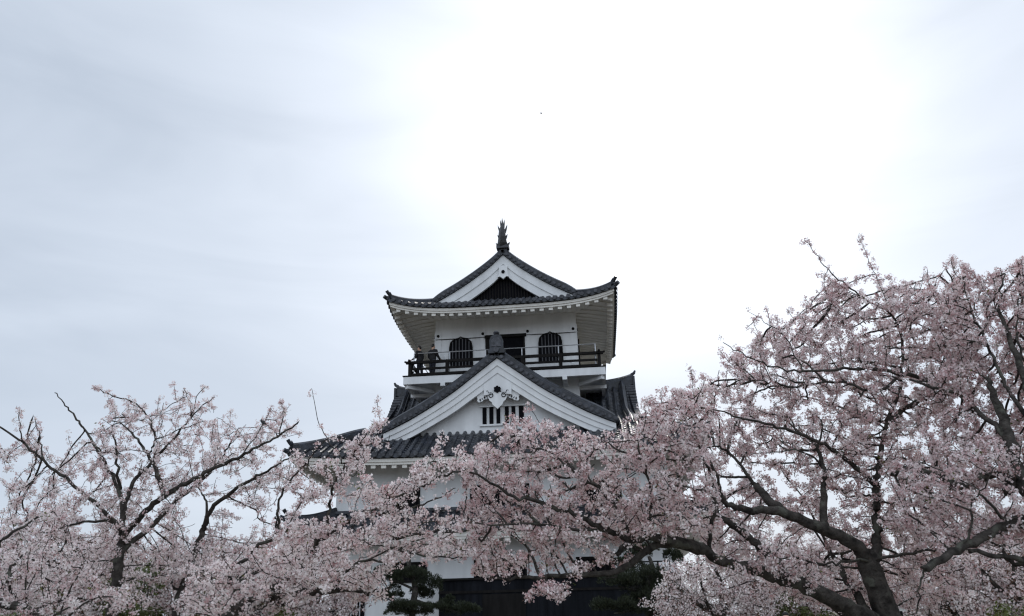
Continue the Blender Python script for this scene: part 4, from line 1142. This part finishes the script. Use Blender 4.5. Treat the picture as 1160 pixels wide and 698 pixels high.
# ------------------------------------------------------------------ people
def skin_mesh(name, verts, edges, rad, mat, parent, root=0, sub=2):
    me = bpy.data.meshes.new(name); me.from_pydata(verts, edges, []); me.materials.append(mat)
    o = bpy.data.objects.new(name, me); COL.objects.link(o); o.parent = parent
    sk = o.modifiers.new('skin', 'SKIN'); sk.use_smooth_shade = True
    for i, r_ in enumerate(rad):
        r_ = r_ if isinstance(r_, tuple) else (r_, r_)
        me.skin_vertices[0].data[i].radius = r_; me.skin_vertices[0].data[i].use_root = (i == root)
    o.modifiers.new('sub', 'SUBSURF').levels = sub; o.modifiers['sub'].render_levels = sub
    return o
def person(label, loc, rotz, H=1.66, lean=.0, arm=(0.30, 0.45), coat='cloth', legs='cloth2', group=None):
    """faces +Y locally; lean bends the trunk forward; arm = forward reach of the hands (left, right)"""
    root = empty('person', loc, label, 'person', group); root.rotation_euler = (0, 0, rotz); k = H/1.66
    def q(x, y, z): return (x*k, (y+lean*max(0, z-.88))*k, z*k)
    v = [q(0,0,.90), q(0,.01,1.10), q(0,.0,1.32), q(0,.0,1.42), q(0,.015,1.50), q(0,.03,1.57), q(0,.02,1.62)]
    e = [(0,1),(1,2),(2,3),(3,4),(4,5),(5,6)]; r_ = [.11,.10,.11,.05,.072,.082,.05]
    hands = []
    for sx, rc in ((-1, arm[0]), (1, arm[1])):
        o = len(v)
        v += [q(sx*.17,0,1.34), q(sx*.23,.02,1.10), q(sx*.20,rc*.7,.99), q(sx*.18,rc,1.0), q(sx*.175,rc+.07,1.0)]
        e += [(2,o),(o,o+1),(o+1,o+2),(o+2,o+3),(o+3,o+4)]; r_ += [.055,.042,.034,.028,.032]
        h = o+4
        for fi, (dx, ln) in enumerate(((-.030,.060),(-.010,.072),(.010,.068),(.030,.052))):
            f0 = len(v); bx, by, bz = sx*.175+dx, rc+.07, 1.0
            v += [q(bx, by+ln*.6, bz-.004), q(bx, by+ln, bz-.024)]; e += [(h,f0),(f0,f0+1)]; r_ += [.009,.008]
        f0 = len(v); v += [q(sx*.175-sx*.05, rc+.05, .995), q(sx*.175-sx*.06, rc+.085, .985)]; e += [(h-1,f0),(f0,f0+1)]; r_ += [.011,.009]
    for sx, fy in ((-1, .03), (1, -.04)):
        o = len(v)
        v += [(sx*.09*k,0,.86*k), (sx*.10*k,fy*.6*k,.48*k), (sx*.10*k,(fy-.02)*k,.08*k), (sx*.11*k,(fy+.13)*k,.035*k)]
        e += [(0,o),(o,o+1),(o+1,o+2),(o+2,o+3)]; r_ += [.085,.058,.04,.035]
    n0 = len(v); v += [q(0,.115,1.545)]; e += [(5,n0)]; r_ += [.014]          # nose
    for sx in (-1, 1): n1 = len(v); v += [q(sx*.088,.02,1.55)]; e += [(5,n1)]; r_ += [.016]
    skin_mesh('body', v, e, [x*k if not isinstance(x, tuple) else x for x in r_], M['skin'], root)
    # coat
    v = [q(0,0,.80), q(0,.01,1.08), q(0,.0,1.33), q(0,.0,1.43)]; e = [(0,1),(1,2),(2,3)]; r_ = [(.21,.17),(.20,.16),(.20,.15),(.07,.07)]
    for sx, rc in ((-1, arm[0]), (1, arm[1])):
        o = len(v); v += [q(sx*.19,0,1.33), q(sx*.25,.02,1.09), q(sx*.21,rc*.7,.99), q(sx*.185,rc*.93,1.0)]; e += [(2,o),(o,o+1),(o+1,o+2),(o+2,o+3)]; r_ += [.085,.07,.055,.05]
    skin_mesh('coat', v, e, [(x if isinstance(x, tuple) else (x, x)) for x in r_], M[coat], root)
    v = [(0,0,.92*k)]; e = []; r_ = [.13]
    for sx, fy in ((-1, .03), (1, -.04)):
        o = len(v); v += [(sx*.09*k,0,.84*k), (sx*.10*k,fy*.6*k,.48*k), (sx*.10*k,(fy-.02)*k,.09*k)]; e += [(0,o),(o,o+1),(o+1,o+2)]; r_ += [.10,.078,.065]
    skin_mesh('trousers', v, e, r_, M[legs], root)
    v = [q(0,-.025,1.50), q(0,-.02,1.58), q(0,.005,1.645), q(0,.06,1.645)]; skin_mesh('hair', v, [(0,1),(1,2),(2,3)], [.07,.098,.075,.045], M['hair'], root)
    for sx in (-1, 1):
        b = MB(); b.tube([q(sx*.11,.02,.03), q(sx*.11,.14,.02)], [.05,.045], 8); b.build('shoe', M['hair'], root, True)
def on_plane_y(px, py, yy):
    v_ = FW*F_PX+RT*(px-580)-UP*(py-349); return CAM+v_*((yy-CAM[1])/v_[1])
xa = on_plane_y(476.5, 410, -4.15)[0]; xb = on_plane_y(490.5, 410, -4.2)[0]
person('person in dark clothes at the left corner of the balcony, farther left of two', (xa, -4.30, 12.93), R(62), 1.74, .06, (.34,.30), group='people on the balcony')
person('person in black coat on the balcony by the left end of the wall', (xb, -4.30, 12.93), R(-25), 1.80, .03, (.36,.36), group='people on the balcony')
pg = ground_root(890, 20)
person('dark-haired person standing below the slanting thick cherry trunk', pg, R(170), 1.76, .02, (.2,.2), 'cloth2', 'cloth')

# ------------------------------------------------------------------ small sign and bird
sp = ground_root(1021, 18); sg = empty('sign_board', sp, 'small white sign board on a post beside the low shrub between the right-hand trunks', 'sign')
z = at(1021, 689, 18)[2]
q = MB(); q.box(-.03,.03,-.03,.03,-.1,z-.05); q.build('post', M['wood'], sg)
q = MB(); q.box(-.10,.10,-.055,-.032,z-.055,z+.035); q.build('panel', M['sign'], sg)
q = MB(); q.box(-.13,.13,-.09,.03,z+.04,z+.075); q.build('cap', M['wood'], sg)
bp = at(613, 129, 50); bd = empty('bird', tuple(bp), 'tiny dark bird flying high in the bright sky above the castle', 'bird')
q = MB(); q.tube([(0,-.11,0),(0,-.06,.005),(0,.0,.01),(0,.06,.015),(0,.09,.025),(0,.115,.02)], [.012,.03,.036,.026,.022,.004], 8); q.build('body', M['feather'], bd, True)
for sx in (-1, 1):
    q = MB(); q.add([(sx*.02,.05,.02),(sx*.07,.06,.12),(sx*.08,-.02,.20),(sx*.05,-.06,.11),(sx*.02,-.04,.02),
                     (sx*.028,.05,.014),(sx*.078,.06,.114),(sx*.088,-.02,.194),(sx*.058,-.06,.104),(sx*.028,-.04,.014)],
                    [(0,1,2,3,4),(9,8,7,6,5),(0,5,6,1),(1,6,7,2),(2,7,8,3),(3,8,9,4),(4,9,5,0)]); q.build('wing', M['feather'], bd)

pb = at(298, 480, 12.55); bd2 = empty('bird', tuple(pb), 'small dark bird perched near the tip of a left cherry bough', 'bird'); bd2.rotation_euler = (0, 0, R(70))
q = MB(); q.tube([(0,-.075,-.03),(0,-.03,.0),(0,.0,.022),(0,.03,.045),(0,.05,.066),(0,.066,.062)], [.006,.018,.030,.026,.019,.003], 8); q.build('body', M['feather'], bd2, True)
q = MB(); q.add([(-.010,-.06,-.022),(.010,-.06,-.022),(.013,-.125,-.05),(-.013,-.125,-.05),(-.010,-.06,-.028),(.010,-.06,-.028),(.013,-.125,-.056),(-.013,-.125,-.056)],[(0,1,2,3),(7,6,5,4),(0,4,5,1),(1,5,6,2),(2,6,7,3),(3,7,4,0)]); q.build('tail', M['feather'], bd2)
for sx in (-1, 1):
    q = MB(); q.tube([(sx*.008,0,-.002),(sx*.009,.004,-.035)], .003, 5); q.build('foot', M['feather'], bd2)
